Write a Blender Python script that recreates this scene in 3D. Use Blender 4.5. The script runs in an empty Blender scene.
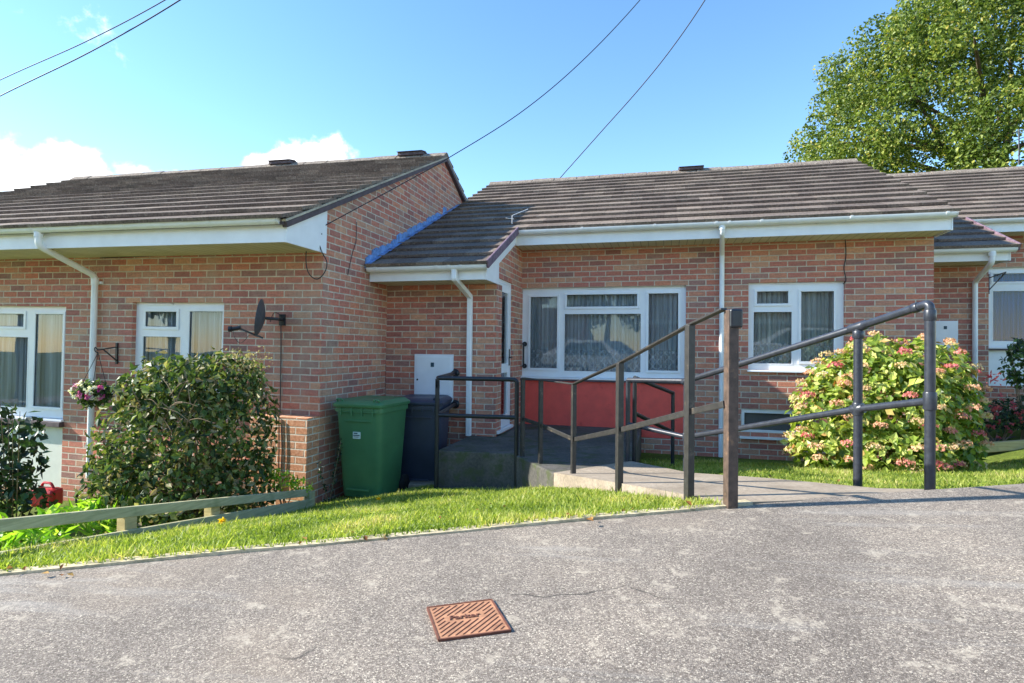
import bpy, bmesh, math, random
import numpy as np
from mathutils import Vector, Matrix
random.seed(7); RNG = np.random.default_rng(11)
S = bpy.context.scene; COL = S.collection
PI = math.pi

# ------------------------------------------------------------------ camera
F = 580.0
CM = (Matrix.Rotation(math.radians(14.6), 3, 'Z') @ Matrix.Rotation(math.radians(90.69), 3, 'X') @ Matrix.Rotation(0.0100, 3, 'Z'))
cam = bpy.data.cameras.new('camera'); cam.lens = 36*F/1024; cam.sensor_width = 36; cam.clip_start = .05; cam.clip_end = 3000
camo = bpy.data.objects.new('camera', cam); COL.objects.link(camo); camo.matrix_world = CM.to_4x4(); S.camera = camo

def ray(u, v):
    return CM @ Vector(((u-512)/F, (341.5-v)/F, -1))
def P(u, v, Y=None, X=None, Z=None, d=None):
    r = ray(u, v)
    if Y is not None: t = Y/r.y
    elif X is not None: t = X/r.x
    elif Z is not None: t = Z/r.z
    else: t = d
    return r*t

# ------------------------------------------------------------------ object helpers
def tag(o, label=None, cat=None, group=None, kind=None):
    if label: o['label'] = label
    if cat: o['category'] = cat
    if group: o['group'] = group
    if kind: o['kind'] = kind
    return o
def thing(name, label, cat, loc=(0,0,0), group=None):
    o = bpy.data.objects.new(name, None); COL.objects.link(o); o.location = loc; o.empty_display_size = .1
    return tag(o, label, cat, group)
class MB:
    """collects verts / faces in world coordinates"""
    def __init__(s): s.v = []; s.f = []; s.smooth = False
    def add(s, vs, fs):
        n = len(s.v); s.v += [tuple(p) for p in vs]; s.f += [tuple(i+n for i in f) for f in fs]; return s
    def box(s, x0, x1, y0, y1, z0, z1):
        vs = [(x0,y0,z0),(x1,y0,z0),(x1,y1,z0),(x0,y1,z0),(x0,y0,z1),(x1,y0,z1),(x1,y1,z1),(x0,y1,z1)]
        return s.add(vs, [(0,3,2,1),(4,5,6,7),(0,1,5,4),(1,2,6,5),(2,3,7,6),(3,0,4,7)])
    def obox(s, c, ax, ay, az):
        c = Vector(c); ax = Vector(ax); ay = Vector(ay); az = Vector(az)
        vs = [c+a*ax+b*ay+d*az for d in (-1,1) for a, b in ((-1,-1),(1,-1),(1,1),(-1,1))]
        return s.add(vs, [(0,3,2,1),(4,5,6,7),(0,1,5,4),(1,2,6,5),(2,3,7,6),(3,0,4,7)])
    def prism(s, poly, axis, a0, a1):
        """poly: 2d points; axis 'x','y','z' extruded from a0 to a1"""
        def mk(p, a):
            return {'x': (a, p[0], p[1]), 'y': (p[0], a, p[1]), 'z': (p[0], p[1], a)}[axis]
        n = len(poly)
        vs = [mk(p, a0) for p in poly]+[mk(p, a1) for p in poly]
        return s.add(vs, [tuple(range(n))[::-1], tuple(range(n, 2*n))]+[(i, (i+1) % n, n+(i+1) % n, n+i) for i in range(n)])
    def tube(s, path, r, seg=10, caps=True, closed=False):
        path = [Vector(p) for p in path]; n = len(path)
        rs = r if isinstance(r, (list, tuple)) else [r]*n
        rings = []; prev = None
        for i, p in enumerate(path):
            if closed: t = (path[(i+1) % n]-path[i-1]).normalized()
            else: t = (path[min(i+1, n-1)]-path[max(i-1, 0)]).normalized()
            if prev is None:
                up = Vector((0,0,1)) if abs(t.z) < .9 else Vector((0,1,0))
                a = t.cross(up).normalized()
            else:
                a = (prev-t*prev.dot(t)).normalized()
            prev = a; b = t.cross(a)
            rings.append([p+rs[i]*(a*math.cos(2*PI*k/seg)+b*math.sin(2*PI*k/seg)) for k in range(seg)])
        vs = [q for rg in rings for q in rg]; fs = []
        for i in range(n if closed else n-1):
            j = (i+1) % n
            fs += [(i*seg+k, i*seg+(k+1) % seg, j*seg+(k+1) % seg, j*seg+k) for k in range(seg)]
        if caps and not closed: fs += [tuple(range(seg))[::-1], tuple(range((n-1)*seg, n*seg))]
        return s.add(vs, fs)
    def bar(s, a, b, w, h, up=(0,0,1)):
        a = Vector(a); b = Vector(b); t = (b-a).normalized(); u = Vector(up)
        sd = t.cross(u).normalized(); u = sd.cross(t).normalized()
        return s.obox((a+b)/2, t*((b-a).length/2), sd*(w/2), u*(h/2))
    def lathe(s, c, prof, seg=24, axis=None):
        c = Vector(c); vs = []; n = len(prof)
        M = Matrix.Identity(3) if axis is None else Vector((0,0,1)).rotation_difference(Vector(axis)).to_matrix()
        for r, z in prof:
            for k in range(seg): vs.append(c+M@Vector((r*math.cos(2*PI*k/seg), r*math.sin(2*PI*k/seg), z)))
        fs = [(i*seg+k, i*seg+(k+1) % seg, (i+1)*seg+(k+1) % seg, (i+1)*seg+k) for i in range(n-1) for k in range(seg)]
        return s.add(vs, fs)
    def islands(s):
        p = list(range(len(s.v)))
        def f(i):
            while p[i] != i: p[i] = p[p[i]]; i = p[i]
            return i
        for fc in s.f:
            a = f(fc[0])
            for q in fc[1:]: p[f(q)] = a
        g = {}
        for fc in s.f: g.setdefault(f(fc[0]), []).append(fc)
        out = []
        for fs in g.values():
            idx = sorted({i for fc in fs for i in fc}); mp = {i: k for k, i in enumerate(idx)}
            m = MB(); m.v = [s.v[i] for i in idx]; m.f = [tuple(mp[i] for i in fc) for fc in fs]; out.append(m)
        return out
    SPLIT = {'gutter_bracket', 'fitting', 'wall_flange', 'verge_mortar', 'verge_board', 'verge_unit', 'lid_handle', 'moulded_line', 'rim_rib', 'fascia', 'soffit'}
    def build(s, name, mat, parent=None, smooth=False, bevel=0, kind=None, label=None, _one=False):
        if name in MB.SPLIT and not _one and parent is not None:
            for m in s.islands(): o = m.build(name, mat, parent, smooth, bevel, kind, label, True)
            return o
        me = bpy.data.meshes.new(name); 
        o = bpy.data.objects.new(name, me); COL.objects.link(o)
        off = Vector((0,0,0))
        if parent is not None:
            off = parent.location if parent.parent is None else parent.parent.location + parent.location
            o.parent = parent
            vs = [Vector(p)-off for p in s.v]
        else:
            arr = np.array(s.v); off = Vector(((arr[:,0].min()+arr[:,0].max())/2, (arr[:,1].min()+arr[:,1].max())/2, arr[:,2].min()))
            if kind == 'structure': off = Vector((0,0,0))
            o.location = off; vs = [Vector(p)-off for p in s.v]
        me.from_pydata(vs, [], s.f); me.update()
        bm = bmesh.new(); bm.from_mesh(me); (bmesh.ops.recalc_face_normals(bm, faces=bm.faces) if name not in ('pane','door_pane') else None); bm.to_mesh(me); bm.free()
        me.materials.append(mat)
        if smooth:
            me.polygons.foreach_set('use_smooth', [True]*len(me.polygons))
            try: me.set_sharp_from_angle(angle=math.radians(40))
            except Exception: pass
        if bevel:
            m = o.modifiers.new('bevel', 'BEVEL'); m.width = bevel; m.segments = 2; m.limit_method = 'ANGLE'
        if kind: o['kind'] = kind
        if label: o['label'] = label
        return o

def np_mesh(name, verts, nper, faces, mat, rnd=None, parent=None, smooth=False, uv=None):
    """verts (N*nper,3); faces template (list of tuples, same length k) repeated"""
    N = len(verts)//nper; ft = np.array(faces); k = ft.shape[1]
    idx = (ft[None,:,:]+(np.arange(N)*nper)[:,None,None]).reshape(-1)
    nf = len(idx)//k
    me = bpy.data.meshes.new(name)
    off = np.zeros(3)
    if parent is not None:
        l = parent.location if parent.parent is None else parent.parent.location+parent.location
        off = np.array(l)
    else:
        off = np.array([(verts[:,0].min()+verts[:,0].max())/2, (verts[:,1].min()+verts[:,1].max())/2, verts[:,2].min()])
    vv = (verts-off).astype(np.float32)
    me.vertices.add(len(vv)); me.vertices.foreach_set('co', vv.reshape(-1))
    me.loops.add(len(idx)); me.loops.foreach_set('vertex_index', idx.astype(np.int32))
    me.polygons.add(nf); me.polygons.foreach_set('loop_start', (np.arange(nf)*k).astype(np.int32))
    try: me.polygons.foreach_set('loop_total', np.full(nf, k, dtype=np.int32))
    except Exception: pass
    if rnd is not None:
        a = me.attributes.new('rnd', 'FLOAT', 'POINT'); a.data.foreach_set('value', np.repeat(rnd, nper).astype(np.float32))
    if uv is not None:
        a = me.attributes.new('lv', 'FLOAT', 'POINT'); a.data.foreach_set('value', np.tile(np.array(uv), N).astype(np.float32))
    me.update(calc_edges=True); me.validate()
    me.materials.append(mat)
    me.polygons.foreach_set('use_smooth', [bool(smooth)]*nf)
    o = bpy.data.objects.new(name, me); COL.objects.link(o)
    if parent is not None: o.parent = parent
    else: o.location = off
    return o

# ------------------------------------------------------------------ materials
class NT:
    def __init__(s, name):
        s.m = bpy.data.materials.new(name); s.m.use_nodes = True; s.t = s.m.node_tree; s.t.nodes.clear()
        s.out = s.t.nodes.new('ShaderNodeOutputMaterial')
    def n(s, typ, **kw):
        nd = s.t.nodes.new('ShaderNode'+typ)
        for k, v in kw.items():
            if k.startswith('i_'):
                key = k[2:]; 
                key = int(key) if key.isdigit() else key.replace('_', ' ')
                s.set(nd.inputs[key], v)
            else: setattr(nd, k, v)
        return nd
    def set(s, inp, v):
        if isinstance(v, bpy.types.NodeSocket): s.t.links.new(v, inp)
        elif hasattr(v, 'outputs'): s.t.links.new(v.outputs[0], inp)
        else: inp.default_value = v
    def math(s, op, a, b=0.0, c=None):
        nd = s.t.nodes.new('ShaderNodeMath'); nd.operation = op; s.set(nd.inputs[0], a); s.set(nd.inputs[1], b)
        if c is not None: s.set(nd.inputs[2], c)
        return nd.outputs[0]
    def mix(s, f, a, b, typ='MIX'):
        nd = s.t.nodes.new('ShaderNodeMix'); nd.data_type = 'RGBA'; nd.blend_type = typ
        s.set(nd.inputs[0], f); s.set(nd.inputs[6], a); s.set(nd.inputs[7], b); return nd.outputs[2]
    def ramp(s, f, stops, interp='LINEAR'):
        nd = s.t.nodes.new('ShaderNodeValToRGB'); nd.color_ramp.interpolation = interp; s.set(nd.inputs[0], f)
        el = nd.color_ramp.elements
        while len(el) > 1: el.remove(el[-1])
        el[0].position = stops[0][0]; el[0].color = c4(stops[0][1])
        for p, c in stops[1:]:
            e = el.new(p); e.color = c4(c)
        return nd.outputs[0]
    def noise(s, scale, detail=4, vec=None, rough=.55, out=0):
        nd = s.n('TexNoise'); nd.inputs['Scale'].default_value = scale; nd.inputs['Detail'].default_value = detail; nd.inputs['Roughness'].default_value = rough
        s.set(nd.inputs['Vector'], vec if vec is not None else s.obj()); return nd.outputs[out]
    def obj(s):
        if not hasattr(s, '_o'): s._o = s.t.nodes.new('ShaderNodeTexCoord')
        return s._o.outputs['Object']
    def bsdf(s, col, rough=.6, bump=None, bstr=.3, bdist=.01, spec=.5, metal=0.0, **kw):
        b = s.t.nodes.new('ShaderNodeBsdfPrincipled')
        s.set(b.inputs['Base Color'], c4(col) if isinstance(col, (tuple, list)) else col)
        s.set(b.inputs['Roughness'], rough); s.set(b.inputs['Specular IOR Level'], spec); s.set(b.inputs['Metallic'], metal)
        for k, v in kw.items(): s.set(b.inputs[k.replace('_', ' ')], v)
        if bump is not None:
            bp = s.t.nodes.new('ShaderNodeBump'); bp.inputs['Strength'].default_value = bstr; bp.inputs['Distance'].default_value = bdist
            s.set(bp.inputs['Height'], bump); s.t.links.new(bp.outputs[0], b.inputs['Normal'])
        s.t.links.new(b.outputs[0], s.out.inputs[0]); return b
def c4(c):
    if isinstance(c, (tuple, list)): return (c[0], c[1], c[2], 1.0)
    return c
def hexc(h):
    h = h.lstrip('#'); r = [int(h[i:i+2], 16)/255 for i in (0,2,4)]
    return tuple(x/12.92 if x <= .04045 else ((x+.055)/1.055)**2.4 for x in r)

def m_simple(name, col, rough=.5, nscale=20, var=.12, bstr=.15, bdist=.002, spec=.5, metal=0.0, dirt=None):
    t = NT(name); n1 = t.noise(nscale, 5)
    f = t.ramp(n1, [(.3, tuple(max(0, c*(1-var)) for c in col)), (.7, tuple(min(1, c*(1+var)) for c in col))])
    if dirt:
        n2 = t.noise(dirt[1], 6, rough=.65); f = t.mix(t.ramp(n2, [(dirt[2], (0,0,0)), (dirt[2]+.15, (1,1,1))]), f, c4(dirt[0]))
    t.bsdf(f, rough, n1, bstr, bdist, spec, metal); return t.m

def m_brick(name, phase=0.0, bright=1.0, dark=False, bloom=.58):
    t = NT(name)
    sx = t.n('SeparateXYZ'); t.set(sx.inputs[0], t.obj())
    g = t.n('NewGeometry'); gn = t.n('SeparateXYZ'); t.set(gn.inputs[0], g.outputs['True Normal'])
    side = t.math('GREATER_THAN', t.math('ABSOLUTE', gn.outputs[0]), .7)
    u = t.math('ADD', t.math('MULTIPLY', sx.outputs[0], t.math('SUBTRACT', 1.0, side)), t.math('MULTIPLY', sx.outputs[1], side))
    # small irregularity
    wob = t.noise(3.0, 2)
    v = t.math('ADD', sx.outputs[2], phase)
    v = t.math('ADD', v, t.math('MULTIPLY', t.math('SUBTRACT', wob, .5), .006))
    r = t.math('DIVIDE', v, .075); row = t.math('FLOOR', r); fr = t.math('SUBTRACT', r, row)
    rj = t.n('TexWhiteNoise', noise_dimensions='1D'); t.set(rj.inputs['W'], row)
    off = t.math('ADD', t.math('MULTIPLY', t.math('FLOORED_MODULO', row, 2.0), .5), t.math('MULTIPLY', rj.outputs[0], .06))
    c = t.math('ADD', t.math('DIVIDE', u, .225), off); ci = t.math('FLOOR', c); fc = t.math('SUBTRACT', c, ci)
    ew = t.noise(60, 3)
    ewo = t.math('MULTIPLY', t.math('SUBTRACT', ew, .5), .0035)
    # distance to edge in metres
    dv = t.math('MULTIPLY', t.math('MINIMUM', fr, t.math('SUBTRACT', 1.0, fr)), .075)
    du = t.math('MULTIPLY', t.math('MINIMUM', fc, t.math('SUBTRACT', 1.0, fc)), .225)
    d = t.math('ADD', t.math('MINIMUM', dv, du), ewo)
    face = t.n('MapRange'); t.set(face.inputs[0], d); face.inputs[1].default_value = .0046; face.inputs[2].default_value = .0082; face = face.outputs[0]
    cv = t.n('CombineXYZ'); t.set(cv.inputs[0], ci); t.set(cv.inputs[1], row); t.set(cv.inputs[2], side)
    wn = t.n('TexWhiteNoise', noise_dimensions='3D'); t.set(wn.inputs[0], cv.outputs[0])
    h = t.math('ADD', t.math('MULTIPLY', wn.outputs[0], .9), t.math('MULTIPLY', t.noise(.9, 2), .12))
    cols = [(.0, '#8c645c'), (.12, '#ac7064'), (.28, '#c27a64'), (.45, '#ba786a'), (.58, '#ca866a'), (.70, '#b48672'), (.80, '#d09c7c'), (.88, '#a67c70'), (.95, '#9c7066'), (1.0, '#846c66')]
    bc = t.ramp(h, [(p, tuple(x*bright for x in hexc(k))) for p, k in cols])
    fine = t.noise(38, 5, rough=.7)
    bc = t.mix(.45, bc, t.mix(1.0, bc, t.ramp(fine, [(.28, (.45,.42,.42)), (.5, (1,1,1)), (.74, (1.5,1.42,1.35))]), 'MULTIPLY'))
    # streaky drag within a brick
    mp = t.n('Mapping'); t.set(mp.inputs[0], t.obj()); mp.inputs['Scale'].default_value = (8, 8, 50)
    st = t.noise(1.0, 4, mp.outputs[0]); bc = t.mix(.35, bc, t.mix(1.0, bc, t.ramp(st, [(.30, (.6,.6,.62)), (.65, (1.3,1.25,1.2))]), 'MULTIPLY'))
    # limey bloom
    mpb = t.n('Mapping'); t.set(mpb.inputs[0], t.obj()); mpb.inputs['Scale'].default_value = (1.7, 1.7, .7); bl = t.noise(1.0, 7, mpb.outputs[0], .68)
    bc = t.mix(t.ramp(bl, [(bloom, (0,0,0)), (bloom+.2, (.5,.5,.5))]), bc, c4(tuple(x*bright for x in hexc('#b5a48e'))))
    mc = t.ramp(t.noise(14, 5), [(.3, tuple(x*bright for x in hexc('#b4a694'))), (.7, tuple(x*bright for x in hexc('#dccfba')))])
    if dark: bc = t.mix(.75, bc, t.ramp(fine, [(.3, hexc('#b07850')), (.5, hexc('#d89a70')), (.7, hexc('#ecc096'))]))  # pale orange mixed in, standing for sunlight on the plinth
    col = t.mix(face, mc, bc)
    ht = t.math('ADD', t.math('MULTIPLY', face, .7), t.math('MULTIPLY', fine, .3))
    t.bsdf(col, .88, ht, .7, .006, .25)
    return t.m

def m_tiles():
    t = NT('roof_tile')
    at = t.n('Attribute', attribute_name='rnd'); r = at.outputs['Fac']
    base = t.ramp(r, [(0, hexc('#685c54')), (.35, hexc('#73665d')), (.65, hexc('#7d7066')), (.85, hexc('#887a6e')), (1, hexc('#6e6359'))])
    n1 = t.noise(42, 7, rough=.8); n2 = t.noise(2.2, 5, rough=.7)
    base = t.mix(.7, base, t.mix(1.0, base, t.ramp(n1, [(.34, (.22,.22,.24)), (.5, (1,1,1)), (.66, (2.0,1.95,1.85))]), 'MULTIPLY'))
    lich = t.noise(26, 4, rough=.6)
    base = t.mix(t.ramp(lich, [(.62, (0,0,0)), (.68, (.55,.55,.55))]), base, c4(hexc('#a7a294')))
    base = t.mix(t.ramp(n2, [(.5, (0,0,0)), (.75, (.45,.45,.45))]), base, c4(hexc('#4d463f')))
    t.bsdf(base, .93, n1, .6, .006, .2); return t.m

def m_asphalt():
    t = NT('asphalt')
    v = t.n('TexVoronoi'); t.set(v.inputs['Vector'], t.obj()); v.inputs['Scale'].default_value = 190
    v2 = t.n('TexVoronoi', feature='DISTANCE_TO_EDGE'); t.set(v2.inputs['Vector'], t.obj()); v2.inputs['Scale'].default_value = 190
    sp = t.n('SeparateColor'); t.set(sp.inputs[0], v.outputs['Color'])
    chip = t.ramp(sp.outputs[0], [(0, hexc('#73685d')), (.3, hexc('#8e8275')), (.6, hexc('#a09486')), (.85, hexc('#b2a594')), (1, hexc('#d2c5b0'))])
    edge = t.ramp(v2.outputs['Distance'], [(0, (0,0,0)), (.12, (1,1,1))])
    col = t.mix(edge, c4(hexc('#504a44')), chip)
    big = t.noise(1.1, 6, rough=.65)
    col = t.mix(t.ramp(t.noise(.55, 3), [(.5, (0,0,0)), (.53, (.28,.28,.28))]), col, c4(hexc('#7d7164')))
    col = t.mix(1.0, col, t.ramp(big, [(.3, (.70,.69,.69)), (.5, (.98,.97,.96)), (.72, (1.28,1.25,1.2))]), 'MULTIPLY')
    pw = t.noise(9, 6, rough=.75)
    col = t.mix(t.ramp(pw, [(.57, (0,0,0)), (.64, (.6,.6,.6))]), col, c4(hexc('#bdb09c')))
    # worn pale streak lines along the road
    mp = t.n('Mapping'); t.set(mp.inputs[0], t.obj()); mp.inputs['Rotation'].default_value = (0,0,-.39); mp.inputs['Scale'].default_value = (.35, 3.0, 1)
    ln = t.noise(1.2, 5, mp.outputs[0], .7); col = t.mix(t.ramp(ln, [(.56, (0,0,0)), (.66, (.35,.35,.35))]), col, c4(hexc('#aaa59c')))
    # hairline cracks
    cv = t.n('TexVoronoi', feature='DISTANCE_TO_EDGE'); wv = t.n('VectorMath', operation='ADD'); t.set(wv.inputs[0], t.obj())
    nz = t.n('TexNoise'); nz.inputs['Scale'].default_value = 3; t.set(nz.inputs['Vector'], t.obj()); sc = t.n('VectorMath', operation='SCALE'); t.set(sc.inputs[0], nz.outputs['Color']); sc.inputs['Scale'].default_value = .5
    t.set(wv.inputs[1], sc.outputs[0]); t.set(cv.inputs['Vector'], wv.outputs[0]); cv.inputs['Scale'].default_value = .38
    ck = t.ramp(cv.outputs['Distance'], [(0, (.85,.85,.85)), (.0012, (.8,.8,.8)), (.003, (0,0,0))])
    ck = t.math('MULTIPLY', ck, t.ramp(t.noise(1.7, 3), [(.56, (0,0,0)), (.62, (1,1,1))]))
    col = t.mix(ck, col, c4(hexc('#35312f')))
    ht = t.math('ADD', edge, t.math('MULTIPLY', sp.outputs[1], .8))
    t.bsdf(col, .85, ht, .45, .003, .3); return t.m

def m_leaf(name, stops, rough=.45, trans=.3, spec=.5, vein=True):
    t = NT(name)
    at = t.n('Attribute', attribute_name='rnd')
    col = t.ramp(at.outputs['Fac'], [(p, hexc(h)) for p, h in stops])
    n1 = t.noise(30, 3); col = t.mix(.5, col, t.mix(1.0, col, t.ramp(n1, [(.3, (.7,.75,.6)), (.7, (1.25,1.2,1.1))]), 'MULTIPLY'))
    b = t.bsdf(col, rough, None, spec=spec)
    tr = t.n('BsdfTranslucent'); t.set(tr.inputs[0], t.mix(1.0, col, (1.5,1.6,.8,1), 'MULTIPLY'))
    mx = t.n('MixShader'); mx.inputs[0].default_value = trans
    t.t.links.new(b.outputs[0], mx.inputs[1]); t.t.links.new(tr.outputs[0], mx.inputs[2]); t.t.links.new(mx.outputs[0], t.out.inputs[0])
    return t.m

def m_glass():
    t = NT('window_glass')
    g = t.n('BsdfGlossy'); g.inputs['Color'].default_value = (.95,.98,1,1); g.inputs['Roughness'].default_value = .0
    wob = t.noise(2.2, 1); bp = t.n('Bump'); bp.inputs['Strength'].default_value = .05; bp.inputs['Distance'].default_value = .02; t.set(bp.inputs['Height'], wob); t.t.links.new(bp.outputs[0], g.inputs['Normal'])
    tr = t.n('BsdfTransparent'); tr.inputs[0].default_value = (.93,.97,.99,1)
    fr = t.n('Fresnel'); fr.inputs[0].default_value = 1.52
    f = t.math('ADD', t.math('MULTIPLY', fr.outputs[0], 1.05), .012)
    mx = t.n('MixShader'); t.set(mx.inputs[0], f); t.t.links.new(tr.outputs[0], mx.inputs[1]); t.t.links.new(g.outputs[0], mx.inputs[2]); t.t.links.new(mx.outputs[0], t.out.inputs[0])
    return t.m

def m_curtain(name, col, alpha=.25, lace=False):
    t = NT(name)
    mp = t.n('Mapping'); t.set(mp.inputs[0], t.obj()); mp.inputs['Scale'].default_value = (30, 30, .6)
    st = t.noise(1.0, 3, mp.outputs[0])
    c = t.ramp(st, [(.35, tuple(x*.62 for x in col)), (.65, col)])
    d = t.n('BsdfDiffuse'); t.set(d.inputs[0], c); tl = t.n('BsdfTranslucent'); t.set(tl.inputs[0], c)
    m0 = t.n('MixShader'); m0.inputs[0].default_value = .35; t.t.links.new(d.outputs[0], m0.inputs[1]); t.t.links.new(tl.outputs[0], m0.inputs[2])
    tp = t.n('BsdfTransparent'); mx = t.n('MixShader')
    if lace:
        sp = t.n('SeparateXYZ'); t.set(sp.inputs[0], t.obj())
        a = t.math('MULTIPLY', sp.outputs[0], 2*PI/.11); b = t.math('MULTIPLY', sp.outputs[2], 2*PI/.13)
        k = t.math('ABSOLUTE', t.math('ADD', t.math('SINE', a), t.math('COSINE', b)))
        k2 = t.math('ABSOLUTE', t.math('MULTIPLY', t.math('SINE', t.math('MULTIPLY', a, 3.0)), t.math('COSINE', t.math('MULTIPLY', b, 3.0))))
        f = t.ramp(t.math('ADD', k, t.math('MULTIPLY', k2, .35)), [(.0, (1,1,1)), (.3, (.9,.9,.9)), (.42, (.18,.18,.18)), (1, (.3,.3,.3))])
        f = t.math('SUBTRACT', 1.0, f)
        t.set(mx.inputs[0], f)
    else: mx.inputs[0].default_value = alpha
    t.t.links.new(m0.outputs[0], mx.inputs[1]); t.t.links.new(tp.outputs[0], mx.inputs[2]); t.t.links.new(mx.outputs[0], t.out.inputs[0])
    return t.m

M = {}
M['tile'] = m_tiles(); M['asphalt'] = m_asphalt(); M['glass'] = m_glass()
M['upvc'] = m_simple('white_upvc', (.86,.87,.88), .3, 4, .04, .03, .001)
M['gutter'] = m_simple('white_gutter', (.84,.85,.85), .32, 6, .06, .05, .001, dirt=(hexc('#9a978c'), 9, .66))
M['fascia'] = m_simple('white_fascia', (.86,.87,.88), .38, 5, .05, .04, .001, dirt=(hexc('#b2b1aa'), 3, .68))
def m_soffit():
    t = NT('soffit'); sp = t.n('SeparateXYZ'); t.set(sp.inputs[0], t.obj())
    fx = t.math('FRACT', t.math('DIVIDE', sp.outputs[0], .1)); g = t.ramp(fx, [(0, (.1,.1,.1)), (.06, (1,1,1)), (.94, (1,1,1)), (1, (.1,.1,.1))])
    c = t.mix(g, c4(hexc('#6f6a52')), t.ramp(t.noise(3, 4), [(.3, hexc('#c4bf9f')), (.7, hexc('#dcd8bd'))]))
    t.bsdf(c, .6, g, .5, .003); return t.m
M['soffit'] = m_soffit()
M['lead_blue'] = m_simple('blue_flashing', hexc('#7295c4'), .55, 18, .3, .5, .006, dirt=(hexc('#4a5d80'), 16, .54))
M['red'] = m_simple('red_paint', hexc('#ee5a4c'), .55, 6, .10, .2, .003, dirt=(hexc('#d2463e'), 5, .6))
M['cream'] = m_simple('cream_panel', hexc('#d9d9cd'), .6, 7, .06, .1, .002, dirt=(hexc('#b9b8a6'), 3, .62))
M['slate'] = m_simple('dark_sill', hexc('#56494c'), .7, 12, .3, .4, .004)
M['black'] = m_simple('black_paint', hexc('#23262c'), .38, 30, .3, .3, .002, dirt=(hexc('#4a4a4a'), 25, .68))
M['pipe'] = m_simple('black_pipe_paint', hexc('#30343c'), .34, 30, .3, .25, .002, dirt=(hexc('#55565a'), 20, .68))
M['steel'] = m_simple('painted_steel', hexc('#33312f'), .45, 25, .3, .3, .002, dirt=(hexc('#6e6253'), 14, .60))
M['rustpost'] = m_simple('weathered_steel', hexc('#54443a'), .6, 25, .4, .4, .003, dirt=(hexc('#8a6a4e'), 16, .58))
M['cable'] = m_simple('cable_black', hexc('#26262a'), .5, 10, .1, 0, .001)
M['green'] = m_simple('green_plastic', hexc('#4a7d54'), .42, 5, .12, .08, .002, dirt=(hexc('#577a5c'), 4, .66))
M['navy'] = m_simple('dark_plastic', hexc('#3a4254'), .42, 6, .15, .08, .002, dirt=(hexc('#424a58'), 5, .66))
M['rubber'] = m_simple('rubber', hexc('#1c1c1e'), .8, 30, .2, .2)
M['label'] = m_simple('pale_label', hexc('#cfe0d8'), .5, 30, .05)
M['ink'] = m_simple('dark_ink', hexc('#2e4a58'), .5, 30, .05)
M['dish'] = m_simple('dish_grey', hexc('#43474d'), .5, 30, .15)
M['darkroom'] = m_simple('room_shade', (.10,.095,.09), .9, 3, .2, 0)
M['room'] = m_simple('room_paint', (.72,.70,.66), .9, 3, .05, 0)
def m_wood(name, a, b):
    t = NT(name); mp = t.n('Mapping'); t.set(mp.inputs[0], t.obj()); mp.inputs['Scale'].default_value = (3, 3, 40)
    g = t.noise(1.5, 6, mp.outputs[0], .65); c = t.ramp(g, [(.3, hexc(a)), (.7, hexc(b))])
    n2 = t.noise(5, 4); c = t.mix(t.ramp(n2, [(.55, (0,0,0)), (.75, (.5,.5,.5))]), c, c4(hexc('#6d7a4e')))
    t.bsdf(c, .85, g, .4, .003, .2); return t.m
M['wood'] = m_wood('weathered_timber', '#a09a74', '#c8c098'); M['woodnew'] = m_wood('pale_timber', '#b39a68', '#d0bd8c')
M['bark'] = m_simple('bark', hexc('#5a4d3e'), .9, 12, .4, .8, .02)
M['twig'] = m_simple('twig', hexc('#8a7358'), .8, 20, .3, .3, .003)
def m_conc(name, a, b, moss=0.0):
    t = NT(name); n1 = t.noise(40, 6, rough=.7); n2 = t.noise(2.5, 6, rough=.65)
    c = t.ramp(n2, [(.3, hexc(a)), (.7, hexc(b))]); c = t.mix(.6, c, t.mix(1.0, c, t.ramp(n1, [(.3, (.55,.55,.55)), (.5, (1,1,1)), (.7, (1.35,1.33,1.3))]), 'MULTIPLY'))
    if moss: c = t.mix(t.ramp(t.noise(6, 6, rough=.7), [(.5, (0,0,0)), (.62, (moss,moss,moss))]), c, c4(hexc('#4b5234')))
    t.bsdf(c, .9, n1, .5, .005, .2); return t.m
M['conc'] = m_conc('concrete', '#857868', '#a89a88'); M['concdark'] = m_conc('mossy_concrete', '#4c4a46', '#6a6660', .8)
M['kerb'] = m_conc('edging_concrete', '#b5a688', '#d8c8a4', .5)
M['mortar'] = m_conc('mortar', '#9c9284', '#c4bba8')
def m_soil():
    t = NT('soil_and_turf'); n1 = t.noise(30, 6, rough=.7); n2 = t.noise(1.6, 4)
    c = t.mix(t.ramp(n2, [(.4, (0,0,0)), (.6, (1,1,1))]), t.ramp(n1, [(.3, hexc('#3d4a20')), (.7, hexc('#66732f'))]), t.ramp(n1, [(.3, hexc('#4f5f26')), (.7, hexc('#7c8a3c'))]))
    t.bsdf(c, .95, n1, .8, .02, .1); return t.m
M['turf'] = m_soil()
M['soil'] = m_simple('soil', hexc('#4a3d30'), .95, 25, .4, .8, .02)
M['rust'] = m_simple('rusty_iron', hexc('#a87858'), .85, 30, .3, .6, .004, dirt=(hexc('#8e6248'), 12, .58))
M['rustdark'] = m_simple('rust_groove', hexc('#6a4030'), .85, 30, .3, .3, .002)
M['net'] = m_curtain('net_curtain', (.86,.92,.95), .05); M['netgreen'] = m_curtain('pale_net_curtain', (.88,.92,.88), .05)
M['blue'] = m_curtain('blue_curtain', hexc('#2a78d8'), .02); M['lace'] = m_curtain('lace', (.95,.97,.98), .3, True)
M['redplastic'] = m_simple('red_plastic', hexc('#b8222c'), .4, 8, .1)

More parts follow.
